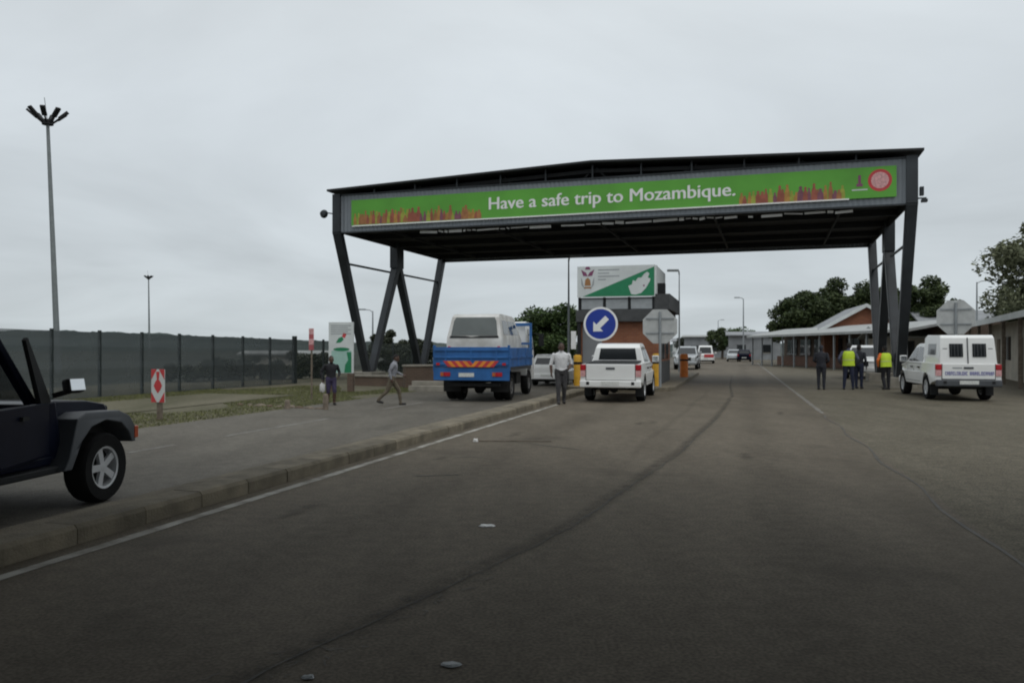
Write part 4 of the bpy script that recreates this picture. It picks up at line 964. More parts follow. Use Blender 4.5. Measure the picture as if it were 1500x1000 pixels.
def car(label, loc, head, paint, scale=1.0, tall=0.0, name='car', cat='car', group=None):
    t = thing(name, label, cat, loc, HEAD(head), group); P = M[paint]; lo = .30
    z = tall
    outl = [(.06, .42), (.04, .85), (.15, .93), (1.0, .96), (3.0, .96), (3.75, .86), (4.02, .72), (4.06, .42), (3.9, .28), (3.62, lo)] + arch(3.25, .32, .36, 8, lo) + [(2.85, .24), (1.2, .24)] + arch(.82, .32, .36, 8, lo) + [(.3, .32)]
    def hw(x, zz):
        v = .85 - .05 * max(0, (zz - .7) / .3)
        if x > 3.2: v -= .16 * ((x - 3.2) / .86) ** 2
        if x < .4: v -= .06 * ((.4 - x) / .4) ** 2
        return v
    b = MB(); b.side(outl, hw); b.build('body', P, t, smooth=28, bevel=.03)
    top = 1.46 + z
    cab = [(.16, .90), (.42, top - .1), (.62, top), (2.1, top), (2.3, top - .04), (3.1, .92)]
    def hc(x, zz): return .79 - .19 * max(0, (zz - .95) / (top - .95))
    b = MB(); b.side(cab, hc); b.build('cabin', P, t, smooth=28, bevel=.03)
    kr = .26 / (top - .1 - .90)
    b = MB(); b.prism([(-.6, 1.0), (.6, 1.0), (.52, top - .16), (-.52, top - .16)], lambda y, zz: (.16 + (zz - .9) * kr - .006, y, zz), lambda y, zz: (.2 + (zz - .9) * kr, y, zz)); b.build('rear_window', M['glass'], t)
    kf = .8 / (top - .04 - .92)
    b = MB(); b.prism([(-.68, 1.0), (.68, 1.0), (.56, top - .12), (-.56, top - .12)], lambda y, zz: (3.106 - (zz - .92) * kf, y, zz), lambda y, zz: (3.06 - (zz - .92) * kf, y, zz)); b.build('windscreen', M['glass'], t)
    for sg in (1, -1):
        b = MB(); panel_side(b, [(.5, 1.0), (1.6, 1.0), (1.6, top - .1), (.66, top - .12)], hc, sg); b.build('side_window', M['glass'], t)
        b = MB(); panel_side(b, [(1.68, 1.0), (2.85, 1.0), (2.28, top - .12), (1.68, top - .1)], hc, sg); b.build('side_window', M['glass'], t)
        b = MB(); b.box(.02, .12, min(sg * .6, sg * .78), max(sg * .6, sg * .78), .66, .88); b.build('tail_light', M['tail'], t, bevel=.02)
        b = MB(); b.box(3.92, 4.05, min(sg * .45, sg * .7), max(sg * .45, sg * .7), .62, .76); b.build('headlight', M['lens'], t, bevel=.02)
        b = MB(); b.box(2.75, 2.85, sg * .93 - .1, sg * .93 + .1, .98, 1.12); b.build('mirror', P, t, bevel=.02)
    b = MB(); b.box(0, .12, -.8, .8, .32, .58); bp_ = b.build('rear_bumper', P, t, bevel=.04)
    b = MB(); b.box(-.01, 0, -.26, .26, .44, .55); b.build('number_plate', M['plate'], bp_)
    b = MB(); b.box(.3, 3.8, -.7, .7, .2, .4); b.build('underbody', M['under'], t)
    wheels(t, [(.82, .72, 1), (.82, -.72, -1), (3.25, .72, 1), (3.25, -.72, -1)], .31, .2, .2, 7, 'steelrim')
    t.scale = (scale,) * 3
    return t
car('white hatchback ahead of the blue truck, left of the man in white', PX(800, 37.5, LOW), 15.8, 'white_paint', 1.02)
mini = car('far white minibus with red stripe on the open road', PX(1033, 84, 0), 15.8, 'white_paint', 1.06, .32, 'minibus', 'minibus')
b = MB(); b.box(-.015, .035, -.82, .1, .62, .92); b.build('red_stripe', M['red'], mini)
car('far dark car at the end of the verandah building', PX(1090, 95, 0), 15.8, 'navy', 1.0)
car('far silver car just left of the dark one', PX(1075, 100, 0), 195.8, 'silver', 1.0)

# blue flatbed truck
tk = thing('flatbed_truck', 'blue dropside truck with orange and red chevron strip on its tailgate', 'truck', PX(690, 26.3, LOW + .02), HEAD(11.5))
TB = M['truckblue']; HW = 1.29
b = MB(); b.box(0.06, 4.3, -HW + .05, HW - .05, 1.02, 1.12); b.build('bed_floor', M['plastic_grey'], tk)
b = MB(); b.box(0, .05, -HW, HW, 1.14, 1.80); tg = b.build('tailgate', TB, tk, bevel=.01)
for z in (1.24, 1.46, 1.70):
    b = MB(); b.box(-.035, 0, -HW + .04, HW - .04, z - .035, z + .035); b.build('tailgate_rib', TB, tg, bevel=.012)
for y in (-.86, 0, .86):
    b = MB(); b.box(-.03, .0, y - .03, y + .03, 1.16, 1.78); b.build('hinge_strap', TB, tg)
for sg in (1, -1):
    y0, y1 = (HW - .05, HW) if sg > 0 else (-HW, -HW + .05)
    for k in range(3):
        b = MB(); b.box(.10 + k * 1.42, 1.44 + k * 1.42, y0, y1, 1.14, 1.78); sp_ = b.build('side_gate', TB, tk, bevel=.01)
        b = MB()
        b.box(.1 + k * 1.42, 1.44 + k * 1.42, y1 if sg > 0 else y0 - .03, y1 + .03 if sg > 0 else y0, 1.42, 1.50); b.build('gate_rib', TB, sp_)
    b = MB(); b.box(.0, .1, y0 - .01, y1 + .01, 1.0, 1.86); b.build('corner_post', TB, tk)
b = MB(); b.box(0.0, .06, -HW, HW, .70, 1.12); lp = b.build('light_panel', TB, tk, bevel=.01)
n = 13; x0, x1 = -.86, .86; wd = (x1 - x0) / n
for k in range(n):
    y = x1 - k * wd; sl_ = .09 if k < n / 2 else -.09
    b = MB(); b.prism([(y - sl_, 1.145), (y - wd - sl_, 1.145), (y - wd + sl_, 1.345), (y + sl_, 1.345)], lambda u, v: (-.043 - .001 * (k % 2), u, v), lambda u, v: (-.036, u, v)); b.build('chevron', M['orange'] if k % 2 else M['red'], tg)
for sg in (1, -1):
    b = MB(); b.box(-.03, 0, sg * .88 - .17, sg * .88 + .05, .84, .97); b.build('tail_light', M['tail'], lp)
    b = MB(); b.box(-.03, 0, sg * .88 + .06, sg * .88 + .16, .84, .97); b.build('indicator', mat('dull_amber', (.45, .12, .03), .4, var=.1), lp)
    b = MB(); b.box(-.05, -.036, sg * 1.12 - .06, sg * 1.12 + .06, 1.2, 1.28); b.build('reflector', M['tail'], tg)
b = MB(); b.box(-.012, 0, -.1, .42, .82, .95); b.build('number_plate', M['plate'], lp)
b = MB(); b.box(.5, 5.7, -.45, .45, .62, .95); b.box(.2, .5, -.9, .9, .5, .6); b.tube([(1.3, -.9, .47), (1.3, .9, .47)], .09, 8); b.ball((1.3, 0, .47), .22); b.box(2.4, 3.2, -1.05, -.5, .5, .9); b.box(2.4, 3.0, .5, 1.05, .5, .9); b.build('chassis', M['under'], tk)
for sg in (1, -1):
    b = MB(); b.box(.62, .66, sg * .82 - .3, sg * .82 + .3, .30, .80); b.build('mud_flap', M['under'], tk)
wheels(tk, [(1.3, .98, 1), (1.3, -.98, -1), (1.3, .68, 1), (1.3, -.68, -1), (4.95, .92, 1), (4.95, -.92, -1)], .47, .27, .27, 5, 'steelrim')
b = MB(); b.prism([(4.42, .72), (4.42, 2.62), (4.6, 2.78), (5.6, 2.76), (5.98, 1.75), (6.05, 1.1), (6.02, .6), (5.55, .6), (5.45, .95), (5.2, 1.08), (4.75, 1.08), (4.5, .9)], lambda x, z: (x, 1.05 - .06 * max(0, z - 1.6), z), lambda x, z: (x, -1.05 + .06 * max(0, z - 1.6), z))
cb = b.build('cab', M['white_paint'], tk, smooth=30, bevel=.04)
b = MB(); b.box(4.405, 4.42, -.62, -.12, 1.95, 2.4); b.box(4.405, 4.42, .12, .62, 1.95, 2.4); b.build('rear_window', M['glass'], cb)
for sg in (1, -1):
    b = MB(); b.prism([(4.85, 1.72), (5.88, 1.72), (5.62, 2.5), (4.85, 2.5)], lambda x, z: (x, sg * (1.07 - .06 * max(0, z - 1.6)), z), lambda x, z: (x, sg * 1.0, z)); b.build('side_window', M['glass'], cb)
    b = MB(); b.tube([(5.9, sg * 1.05, 2.35), (5.95, sg * 1.32, 2.3)], .02, 6); b.box(5.88, 5.96, sg * 1.36 - .1, sg * 1.36 + .1, 1.85, 2.35); b.build('mirror', M['plastic'], cb)
for y in (-HW + .04, HW - .04):
    b = MB(); b.box(4.22, 4.34, y - .06 if y > 0 else y - .02, y + .02 if y > 0 else y + .06, 1.12, 2.72); b.build('headboard_post', TB, tk)
b = MB(); b.box(4.24, 4.32, -HW + .06, HW - .06, 2.6, 2.72); b.box(4.24, 4.32, -HW + .06, HW - .06, 1.9, 1.98); b.build('headboard_rail', TB, tk)

# white van carried on the truck bed
vn = thing('loaded_van', 'white van with dented rear carried on the blue truck bed', 'van', tk.matrix_basis @ Vector((.35, .0, 1.13)), HEAD(11.0))
def hv(x, z): return .94 - .16 * max(0, (z - .95) / .85) ** 1.3
oul = [(.05, .35), (.02, .85), (.06, 1.0), (.26, 1.68), (.36, 1.76), (.7, 1.80), (2.6, 1.78), (2.9, 1.70), (3.45, 1.1), (3.7, .95), (3.75, .4), (3.5, .3)] + arch(3.1, .3, .34, 8, .28) + [(2.7, .26), (1.15, .26)] + arch(.8, .3, .34, 8, .28) + [(.3, .3)]
b = MB(); b.side(oul, hv); b.build('body', mat('dusty_white_paint', (.70, .70, .68), .5, col2=(.46, .45, .42), scale=1.6), vn, smooth=28, bevel=.03)
b = MB(); xk = lambda z: .06 + (z - 1.0) * .29 - .008
b.prism([(-.80, 1.06), (.80, 1.06), (.73, 1.55), (.66, 1.67), (-.66, 1.67), (-.73, 1.55)], lambda y, z: (xk(z), y, z), lambda y, z: (xk(z) + .05, y, z)); b.build('rear_window', M['glass_grey'], vn)
b = MB(); b.prism([(-.84, .98), (.84, .98), (.82, 1.05), (.3, 1.04), (.1, 1.01), (-.2, 1.045), (-.82, 1.05)], lambda y, z: (xk(z) - .012, y, z), lambda y, z: (xk(z) + .05, y, z)); b.build('window_seal', M['plastic'], vn)
b = MB(); b.box(-.04, .04, -.9, .9, .34, .50); b.build('rear_bumper', M['plastic'], vn, bevel=.03)
for sg in (1, -1):
    b = MB(); b.box(0.0, .06, min(sg * .80, sg * .9), max(sg * .80, sg * .9), .50, .70); b.build('tail_light', M['tail'], vn, bevel=.02)
    for x0, x1 in ((.5, 1.4), (1.5, 2.3)):
        b = MB(); panel_side(b, [(x0, 1.1), (x1, 1.1), (x1, 1.58), (x0 + .05, 1.58)], hv, sg); b.build('side_window', M['glass'], vn)
    b = MB(); panel_side(b, [(2.4, 1.1), (3.2, 1.1), (2.78, 1.58), (2.4, 1.58)], hv, sg); b.build('front_window', M['glass'], vn)
wheels(vn, [(.8, .78, 1), (.8, -.78, -1), (3.1, .78, 1), (3.1, -.78, -1)], .29, .18, .19, 6, 'steelrim')

# dark blue off-roader, front right door ajar
jp = thing('off_roader', 'dark navy off roader with grey wheel flares and its door open', 'car', RD(7.66, -7.1, LOW) + Vector((-.13, 0, 0)) + Vector((-.79 * math.cos(R(7.5)), .79 * math.sin(R(7.5)), 0)), HEAD(7.5)); jp.scale = (1.04,) * 3
NV = M['navy']
b = MB(); b.prism([(-2.95, .58), (-2.95, 1.16), (-.62, 1.16), (-.62, .58), (-.7, .52), (-1.86, .52), (-2.0, .62)], lambda x, z: (x, .77, z), lambda x, z: (x, .72, z)); b.prism([(-2.95, .58), (-2.95, 1.16), (-1.88, 1.16), (-1.86, .60), (-.62, .60), (-.7, .50), (-1.86, .50), (-2.0, .60)], lambda x, z: (x, -.77, z), lambda x, z: (x, -.72, z))
b.box(-2.95, -2.88, -.76, .76, .55, 1.15); b.box(-2.9, -.6, -.74, .74, .50, .56); b.build('tub', NV, jp, bevel=.02)
hoodw = lambda x: .68 - .10 * max(0, (x + .75) / 1.25)
b = MB(); b.prism([(-.75, .62), (-.75, 1.15), (-.60, 1.165), (.15, 1.12), (.46, 1.06), (.52, .98), (.52, .62)], lambda x, z: (x, hoodw(x) - (.05 if z > 1.1 else 0), z), lambda x, z: (x, -hoodw(x) + (.05 if z > 1.1 else 0), z)); b.build('bonnet', NV, jp, smooth=25, bevel=.04)
b = MB(); b.prism([(-1.0, .55), (-1.0, 1.15), (-.60, 1.165), (-.55, .9), (-.50, .55)], lambda x, z: (x, .765, z), lambda x, z: (x, -.765, z)); b.build('cowl', NV, jp, bevel=.03)
b = MB(); b.box(.50, .56, -.56, .56, .60, 1.04); gr_ = b.build('grille', NV, jp, bevel=.03)
for k in range(7):
    b = MB(); b.box(.56, .565, -.24 + k * .08 - .02, -.24 + k * .08 + .02, .68, .96); b.build('grille_slot', M['plastic'], gr_)
for sg in (1, -1):
    b = MB(); b.tube([(.55, sg * .42, .86), (.59, sg * .42, .86)], .10, 16); b.build('headlight', M['lens'], gr_)
    # flares over front and rear wheels
    fl = [(.53, .62), (.52, .80), (.43, .93), (.28, 1.0), (-.28, 1.02), (-.46, .96), (-.62, .56), (-.70, .44), (-.58, .44), (-.50, .58), (-.42, .72), (-.26, .86), (.0, .915), (.26, .86), (.40, .74), (.46, .62)]
    for cx in (0, -2.42):
        b = MB(); b.prism([(x + cx, z) for x, z in fl], lambda x, z: (x, sg * .62, z), lambda x, z: (x, sg * (.93 - .05 * max(0, (z - .9) / .12)), z)); b.build('wheel_flare', M['plastic_grey'], jp, smooth=30, bevel=.025)
        b = MB(); b.box(cx - .5, cx + .5, min(sg * .3, sg * .66), max(sg * .3, sg * .66), .48, .88); b.build('wheel_well', M['under'], jp)
    b = MB(); b.box(.50, .57, sg * .88 - .06, sg * .88 + .06, .66, .80); b.build('indicator', mat('indicator_lens', (.45, .07, .02), .35, var=.05), jp, bevel=.01)
    b = MB(); b.box(-1.95, -.62, sg * .80 - .05, sg * .80 + .05, .42, .50); b.build('side_step', M['plastic'], jp, bevel=.02)
    # windscreen frame pillars
    b = MB(); b.bar((-.90, sg * .72, 1.13), (-1.34, sg * .66, 1.80), .11, .07); b.build('windscreen_pillar', NV, jp, bevel=.012)
    b = MB(); b.bar((-1.34, sg * .655, 1.80), (-2.9, sg * .655, 1.80), .07, .08); b.bar((-1.95, sg * .67, 1.14), (-2.0, sg * .64, 1.8), .10, .07); b.bar((-2.88, sg * .68, 1.14), (-2.86, sg * .64, 1.8), .09, .08); b.build('roll_bar', M['plastic'], jp)
b = MB(); b.bar((-1.34, -.66, 1.80), (-1.34, .66, 1.80), .07, .07); b.build('windscreen_header', NV, jp)
b = MB(); b.prism([(-.66, 1.18), (.66, 1.18), (.61, 1.77), (-.61, 1.77)], lambda y, z: (-.925 - (z - 1.17) * .66, y, z), lambda y, z: (-.935 - (z - 1.17) * .66, y, z)); b.build('windscreen', mesh_mat('screen_glass', (.03, .035, .04), .55), jp)
b = MB(); b.box(-2.9, -1.30, -.67, .67, 1.82, 1.88); b.build('hardtop', M['plastic'], jp, bevel=.03)
for y in (-.36, .36):
    b = MB(); b.box(-1.75, -1.25, y - .25, y + .25, .60, .88); b.bar((-1.70, y, .8), (-1.88, y, 1.42), .48, .14, (1, 0, 0)); b.box(-1.99, -1.86, y - .13, y + .13, 1.42, 1.62); b.build('seat', M['plastic'], jp, bevel=.04)
b = MB(); b.box(-1.16, -.98, -.70, .70, .82, 1.10); b.build('dashboard', M['plastic'], jp, bevel=.04)
b = MB(); b.lathe_y([(.17, -.015), (.2, -.015), (.2, .015), (.17, .015)], n=18); b.v = [tuple(Vector((-1.26 + v[1] - v[2] * .35, -.36 + v[0], 1.05 + v[2] * .9))) for v in b.v]; b.build('steering_wheel', M['plastic'], jp)
b = MB(); b.box(.56, .74, -.62, .62, .46, .62); b.build('front_bumper', M['plastic_grey'], jp, bevel=.04)
b = MB(); b.box(-2.8, .5, -.45, .45, .34, .56); b.tube([(0, -.7, .38), (0, .7, .38)], .06, 8); b.tube([(-2.42, -.7, .38), (-2.42, .7, .38)], .06, 8); b.build('chassis', M['under'], jp)
wheels(jp, [(0, .79, 1), (0, -.79, -1), (-2.42, .79, 1), (-2.42, -.79, -1)], .385, .26, .235, 5)
dj = bpy.data.objects.new('door', None); COL.objects.link(dj); dj.parent = jp; dj.location = (-.80, -.775, 0); dj.rotation_euler = (0, 0, R(14)); 
b = MB(); b.prism([(0, .62), (0, 1.16), (-1.02, 1.16), (-1.06, .70), (-.96, .60)], lambda x, z: (x, 0, z), lambda x, z: (x, -.06, z)); b.build('door_panel', NV, dj, bevel=.02)
b = MB(); b.prism([(-.04, .66), (-.04, 1.13), (-.98, 1.13), (-1.0, .72)], lambda x, z: (x, .002, z), lambda x, z: (x, .05, z)); b.build('door_trim', M['plastic'], dj, bevel=.02)
b = MB(); b.bar((-.05, -.03, 1.12), (-.46, -.03, 1.80), .05, .20, (1, 0, 0), .04, .05); b.build('window_frame', M['plastic'], dj)
b = MB(); b.box(-.62, -.50, -.09, -.06, 1.02, 1.06); b.build('handle', M['plastic'], dj)
b = MB(); b.box(-.06, 0, .05, .10, .78, .86); b.build('latch', M['galv'], dj)
mr_ = MB(); mr_.box(-.06, .05, -.115, .09, -.075, .075); mo = mr_.build('mirror', M['plastic'], jp, bevel=.03, loc=(-.68, -1.0, 1.325)); mo.rotation_euler = (0, R(12), R(78))
b = MB(); b.box(-.068, -.061, -.10, .075, -.06, .06); b.build('mirror_glass', M['mirror'], mo, bevel=.003)
b = MB(); b.bar((-.66, -.78, 1.22), (-.63, -.95, 1.27), .05, .05); b.build('mirror_arm', M['plastic'], jp)

# ------------------------------------------------------------------ people
def person(label, loc, face, top, legs, height=1.72, pose='stand', shorts=None, vest=None, sleeves='long', lean=0, arms=None, leg=None, hair=True, cap=None, seed=0, head_yaw=0, left_sleeve=None):
    """local: +x is the way the person faces, +y left, z up. One remeshed body; clothing by region."""
    S = height / 1.72; t = thing('person', label, 'person', loc, face)
    leg = leg or {1: [(0, .09, .92), (.02, .10, .50), (.0, .10, .085)], -1: [(0, -.09, .92), (.02, -.10, .50), (-.0, -.10, .085)]}
    rot = Matrix.Rotation(R(lean), 3, 'Y'); hip = Vector((0, 0, .94))
    up = lambda p: rot @ (Vector(p) - hip) + hip
    arms = arms or {1: [(0, .205, 1.42), (-.03, .27, 1.13), (.05, .27, .88)], -1: [(0, -.205, 1.42), (-.03, -.27, 1.13), (.05, -.27, .88)]}
    segs = []; b = MB(); BK = 1.17
    def limb(p, q, r0, r1, k, n=10):
        r0 *= BK; r1 *= BK
        p, q = Vector(p), Vector(q); d = (q - p)
        pts = [p - d.normalized() * r0 * .6, p, p.lerp(q, .35), q, q + d.normalized() * r1 * .6]; rs = [r0 * .5, r0, r0 * .55 + r1 * .45 + .004, r1, r1 * .5]
        b.tube(pts, rs, n); segs.append((p, q, (r0 + r1) / 2, k))
    # torso: stacked ellipses
    rings = [(.86, .105, .165, 0), (.95, .115, .17, 0), (1.05, .105, .15, 0), (1.18, .115, .16, 0), (1.32, .12, .185, 0), (1.42, .10, .19, 0), (1.475, .07, .12, 0), (1.50, .055, .07, 0)]
    n = 16; vs = []
    for z, rx, ry, _ in rings: vs += [up((rx * 1.18 * math.cos(2 * math.pi * k / n), ry * 1.14 * math.sin(2 * math.pi * k / n), z)) for k in range(n)]
    fs = [(i * n + k, i * n + (k + 1) % n, (i + 1) * n + (k + 1) % n, (i + 1) * n + k) for i in range(len(rings) - 1) for k in range(n)] + [tuple(range(n - 1, -1, -1)), tuple((len(rings) - 1) * n + k for k in range(n))]
    b.add(vs, fs)
    segs.append((up((0, 0, 1.02)), up((0, 0, 1.42)), .16, 'top')); segs.append((Vector((0, .05, .9)), Vector((0, -.05, .9)), .16, 'legs'))
    limb(up((0, 0, 1.46)), up((.02, 0, 1.56)), .055, .052, 'skin')
    for sg in (1, -1):
        h_, k_, a_ = [Vector(p) for p in leg[sg]]
        limb(h_, k_, .095, .062, 'legs' if not shorts else 'shorts'); limb(k_, a_, .062, .042, 'legs' if not shorts else 'skin')
        fd = Vector((1, 0, 0)) if abs((a_ - k_).x) < .25 else Vector((.93, 0, -.3 if a_.x < k_.x else .3))
        limb(a_ + Vector((-.03, 0, -.045)), a_ + fd * .17 + Vector((0, 0, -.05)), .042, .034, 'shoe')
        s_, e_, w_ = [up(p) for p in arms[sg]]
        ls = left_sleeve and sg > 0
        limb(s_, e_, .056, .043, 'left_sleeve' if ls else 'sleeve_up'); limb(e_, w_, .042, .03, 'left_sleeve' if ls else 'sleeve_lo')
        d = (w_ - e_).normalized(); side_ = Vector((0, 1, 0)); side_ = (side_ - d * side_.dot(d)).normalized(); fw = d.cross(side_)
        pc = w_ + d * .05
        b.tube([w_, pc, pc + d * .045], [.026, .036, .03], 8, squash=(1, .55) if abs(side_.y) > .5 else (1, .55)); segs.append((w_, pc + d * .05, .03, 'skin'))
        for k, L in enumerate((.062, .075, .07, .055)):
            o = fw * ((k - 1.5) * .02); p0 = pc + d * .03 + o; p1 = p0 + d * L * .6 - side_ * sg * .008; p2 = p1 + d * L * .35 - side_ * sg * .028
            b.tube([p0, p1, p2], [.0095, .009, .0075], 6); segs.append((p0, p2, .01, 'skin'))
        p0 = w_ + d * .025 + fw * .022 * (1 if True else -1); p1 = p0 + d * .035 + fw * .028; b.tube([p0, p1, p1 + d * .028], [.011, .0105, .008], 6); segs.append((p0, p1, .012, 'skin'))
    # head with brow, nose, chin, ears
    ry_ = Matrix.Rotation(R(head_yaw), 3, 'Z'); hc = Vector((.03, 0, 1.63))
    hp = lambda p: up(hc + ry_ @ (Vector(p) * 1.08))
    hb = MB(); hb.ball((0, 0, .01), (.098, .076, .118), 16, 12); hb.ball((.035, 0, -.06), (.06, .055, .065), 12, 8); hb.ball((.098, 0, -.012), (.018, .014, .026), 8, 6)
    for sg in (1, -1): hb.ball((-.005, sg * .078, -.01), (.018, .012, .032), 8, 6)
    hb.ball((.086, 0, -.062), (.016, .026, .010), 8, 6)
    b.add([hp(v) for v in hb.v], hb.f); segs.append((hp((0, 0, .03)), hp((.01, 0, -.05)), .09, 'skin'))
    me = bpy.data.meshes.new('body'); me.from_pydata([tuple(Vector(v) * S) for v in b.v], [], b.f)
    o = bpy.data.objects.new('body_tmp', me); COL.objects.link(o)
    rm = o.modifiers.new('r', 'REMESH'); rm.mode = 'VOXEL'; rm.voxel_size = .0105
    sm = o.modifiers.new('s', 'SMOOTH'); sm.factor = .5; sm.iterations = 2
    dg = bpy.context.evaluated_depsgraph_get(); bm_ = bpy.data.meshes.new_from_object(o.evaluated_get(dg)); bpy.data.objects.remove(o)
    keys = {'left_sleeve': left_sleeve or top, 'skin': 'skin', 'top': top, 'legs': legs, 'shorts': shorts or legs, 'shoe': 'shoe', 'sleeve_up': top if sleeves != 'none' else 'skin', 'sleeve_lo': top if sleeves == 'long' else 'skin'}
    names = []; idx = {}
    for k, mname in keys.items():
        if mname not in names: names.append(mname)
        idx[k] = names.index(mname)
    for nme in names: bm_.materials.append(M[nme])
    sg_ = [(p * S, (q - p) * S, max(1e-9, ((q - p) * S).length_squared), r * S, idx[k], k) for p, q, r, k in segs]
    mi = []
    hemz = 0.55 * S
    for pl in bm_.polygons:
        c = pl.center; best = 9; bi = 0; bk = ''
        for p, dq, l2, r, ii, kk in sg_:
            w_ = c - p; f = w_.dot(dq) / l2; f = 0 if f < 0 else 1 if f > 1 else f
            ds = (w_ - dq * f).length - r
            if ds < best: best = ds; bi = ii; bk = kk
        mi.append(bi)
    bm_.polygons.foreach_set('material_index', mi); bm_.polygons.foreach_set('use_smooth', [True] * len(mi))
    nrm_ = [v.normal.copy() for v in bm_.vertices]
    for v, vn_ in zip(bm_.vertices, nrm_):
        if v.co.z < 1.48 * S: v.co += vn_ * (.007 * noise.noise(v.co * 16 + Vector((seed, 0, 0))) + .004 * noise.noise(v.co * 38))
    bo = link('body', bm_, t)
    if hair:
        h2 = MB(); h2.ball((-.012, 0, .022), (.098, .082, .116), 14, 10)
        h2.v = [v for v in h2.v]
        keep = MB(); keep.add([tuple(hp(v) * S) for v in h2.v if True], [f for f in h2.f if all((h2.v[i][2] > .02 + max(0, h2.v[i][0]) * .75) or h2.v[i][0] < -.045 and h2.v[i][2] > -.05 for i in f)])
        keep.build('hair' if not cap else 'cap', M['hair'] if not cap else M[cap], t, smooth=60)
    ey = MB()
    for sg in (1, -1): ey.ball(hp((.088, sg * .03, .018)) * S, .009 * S, 6, 5)
    ey.build('eyes', M['hair'], t)
    if vest:
        vb = MB(); vs = []; rg = [(.90, .163, .228), (1.02, .16, .218), (1.18, .162, .218), (1.32, .166, .232), (1.41, .145, .215), (1.462, .108, .16)]; n = 20
        for z, rx, ry in rg: vs += [up((rx * math.cos(2 * math.pi * k / n), ry * math.sin(2 * math.pi * k / n), z)) * S for k in range(n)]
        vb.add(vs, [(i * n + k, i * n + (k + 1) % n, (i + 1) * n + (k + 1) % n, (i + 1) * n + k) for i in range(len(rg) - 1) for k in range(n)])
        vo = vb.build('vest', M[vest[0]], t, smooth=60)
        sb_ = MB(); vs = []
        for z in (1.10, 1.15):
            vs += [up((.167 * math.cos(2 * math.pi * k / n), .224 * math.sin(2 * math.pi * k / n), z)) * S for k in range(n)]
        sb_.add(vs, [(k, (k + 1) % n, n + (k + 1) % n, n + k) for k in range(n)]); sb_.build('reflective_band', M[vest[1]], vo, smooth=60)
    return t
TO_CAM = lambda px: math.atan2(-1, -(px - 750) / F)       # heading that faces the camera
W1 = {1: [(0, .09, .92), (.16, .10, .53), (.08, .10, .12)], -1: [(0, -.09, .92), (-.05, -.10, .51), (-.28, -.10, .17)]}
WB = {1: [(0, .09, .88), (.24, .10, .52), (.30, .10, .085)], -1: [(0, -.09, .88), (-.16, -.10, .50), (-.46, -.10, .20)]}
person('person in black top and purple shorts carrying a white bag by the sign', PX(485, 25.2, LOW), TO_CAM(485) + .25, 'black_cloth', 'purple_cloth', 1.50, shorts='purple_cloth', leg={1: [(0, .09, .92), (.10, .10, .52), (.06, .10, .085)], -1: [(0, -.09, .92), (-.02, -.10, .50), (-.14, -.10, .12)]},
       arms={1: [(0, .205, 1.42), (-.06, .33, 1.16), (.14, .24, 1.02)], -1: [(0, -.205, 1.42), (-.05, -.36, 1.18), (.05, -.33, .92)]})
b = MB(); b.tube([(0, 0, .0), (0, 0, .06), (0, 0, .24), (0, 0, .32)], [.05, .10, .09, .02], 10, squash=(1, .6))
bp0 = PX(485, 25.2, LOW); f0 = TO_CAM(485) + .25
tag(b.build('carrier_bag', M['bag'], None, smooth=60, loc=(bp0.x + .04 * math.cos(f0) + .285 * math.sin(f0), bp0.y + .04 * math.sin(f0) - .285 * math.cos(f0), LOW + .40)), 'white carrier bag held by the person in purple shorts', 'bag')
person('person in grey top and khaki trousers striding across the side road', PX(574, 25.0, LOW), R(8), 'grey_cloth', 'khaki_cloth', 1.56, lean=10, leg=WB,
       arms={1: [(0, .205, 1.42), (.10, .25, 1.16), (.34, .22, 1.10)], -1: [(0, -.205, 1.42), (-.12, -.25, 1.16), (-.02, -.27, .92)]})
person('man in white short sleeved shirt and dark trousers walking at the kerb end', PX(822, 23.0, 0), TO_CAM(822) + .1, 'white_cloth', 'charcoal_cloth', 1.72, sleeves='short', leg={1: [(0, .09, .92), (.03, .09, .50), (-.12, .09, .10)], -1: [(0, -.09, .92), (.09, -.09, .51), (.14, -.09, .085)]},
       arms={1: [(0, .205, 1.42), (-.06, .29, 1.14), (.16, .22, 1.04)], -1: [(0, -.205, 1.42), (.0, -.30, 1.15), (.08, -.29, .9)]})
person('person in dark uniform standing left of the yellow vests', PX(1203, 31, 0), R(60), 'uniform_cloth', 'uniform_cloth', 1.68, cap='uniform_cloth',
       arms={1: [(0, .205, 1.42), (.0, .28, 1.15), (.2, .16, 1.08)], -1: [(0, -.205, 1.42), (.0, -.28, 1.15), (.2, -.16, 1.08)]})
person('person in yellow vest, grey sleeves and navy trousers with back turned', PX(1243, 31, 0), TO_CAM(1243) + math.pi + .1, 'slate_cloth', 'navy_cloth', 1.76, vest=('hivis', 'hivis_band'), leg={1: [(0, .09, .92), (.0, .13, .50), (.0, .16, .085)], -1: [(0, -.09, .92), (.0, -.13, .50), (.0, -.16, .085)]},
       arms={1: [(0, .205, 1.42), (-.02, .34, 1.16), (.15, .28, 1.0)], -1: [(0, -.205, 1.42), (-.02, -.34, 1.16), (.15, -.28, 1.0)]})
person('dark clothed person half hidden behind the first yellow vest', PX(1258, 31.8, 0), TO_CAM(1258) + math.pi - .3, 'uniform_cloth', 'navy_cloth', 1.70)
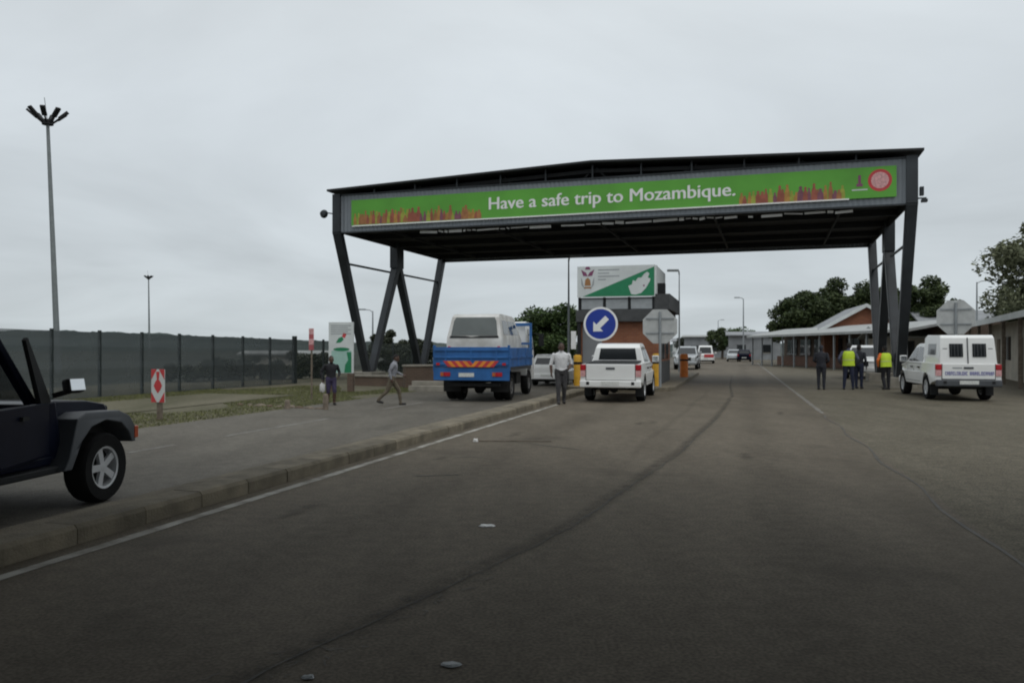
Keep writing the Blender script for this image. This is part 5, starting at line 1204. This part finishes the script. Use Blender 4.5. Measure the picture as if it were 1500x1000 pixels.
person('person in yellow vest with one orange sleeve leaning beside the columns', PX(1298, 31, 0), TO_CAM(1298) + math.pi + .5, 'black_cloth', 'black_cloth', 1.66, left_sleeve='hivis_orange', vest=('hivis', 'hivis_band'), lean=7, leg={1: [(0, .09, .92), (.06, .10, .50), (-.12, .12, .09)], -1: [(0, -.09, .92), (.0, -.10, .50), (-.02, -.10, .085)]},
       arms={1: [(0, .205, 1.42), (.02, .32, 1.17), (.16, .25, .95)], -1: [(0, -.205, 1.42), (.04, -.3, 1.16), (.2, -.2, 1.1)]})
person('dark clothed person standing against the right gantry column', PX(1316, 33.2, 0), TO_CAM(1316) + 1.2, 'uniform_cloth', 'black_cloth', 1.66)

# ------------------------------------------------------------------ litter on the road
for i, (px, py, lb, sx) in enumerate(((713, 769, 'flat white paper scrap lying mid lane', .075), (697, 646, 'small white cup lying near the edge line', .05), (660, 971, 'grey plastic scrap at the bottom of the frame', .055), (452, 990, 'tiny pale scrap on the road near the bottom edge', .035))):
    d = 1.59 * F / (py - 510); b = MB(); rr = random.Random(i); n = 9
    ring = [(sx * rr.uniform(.7, 1.1) * math.cos(2 * math.pi * k / n), .7 * sx * rr.uniform(.7, 1.1) * math.sin(2 * math.pi * k / n)) for k in range(n)]
    hh = .05 if i == 1 else .012
    vs = [(x, y, .001) for x, y in ring] + [(x * .8, y * .8, hh * rr.uniform(.5, 1.2)) for x, y in ring] + [(0, 0, hh)]
    b.add(vs, [(k, (k + 1) % n, n + (k + 1) % n, n + k) for k in range(n)] + [(n + k, n + (k + 1) % n, 2 * n) for k in range(n)])
    tag(b.build('paper_scrap', M['white'] if i < 2 else M['grey_print'], None, loc=PX(px, d, .004)), lb, 'litter')

p0 = PX(701, 13.66, .016); p1 = PX(808, 13.6, .016)
b = MB(); b.tube([(0, 0, 0), tuple((p1 - p0) * .5 + Vector((0, .012, .004))), tuple(p1 - p0)], [.009, .008, .006], 6)
tag(b.build('stick', M['wood'], None, smooth=60, loc=p0), 'thin dark stick lying across the near lane beside the white cup', 'stick')
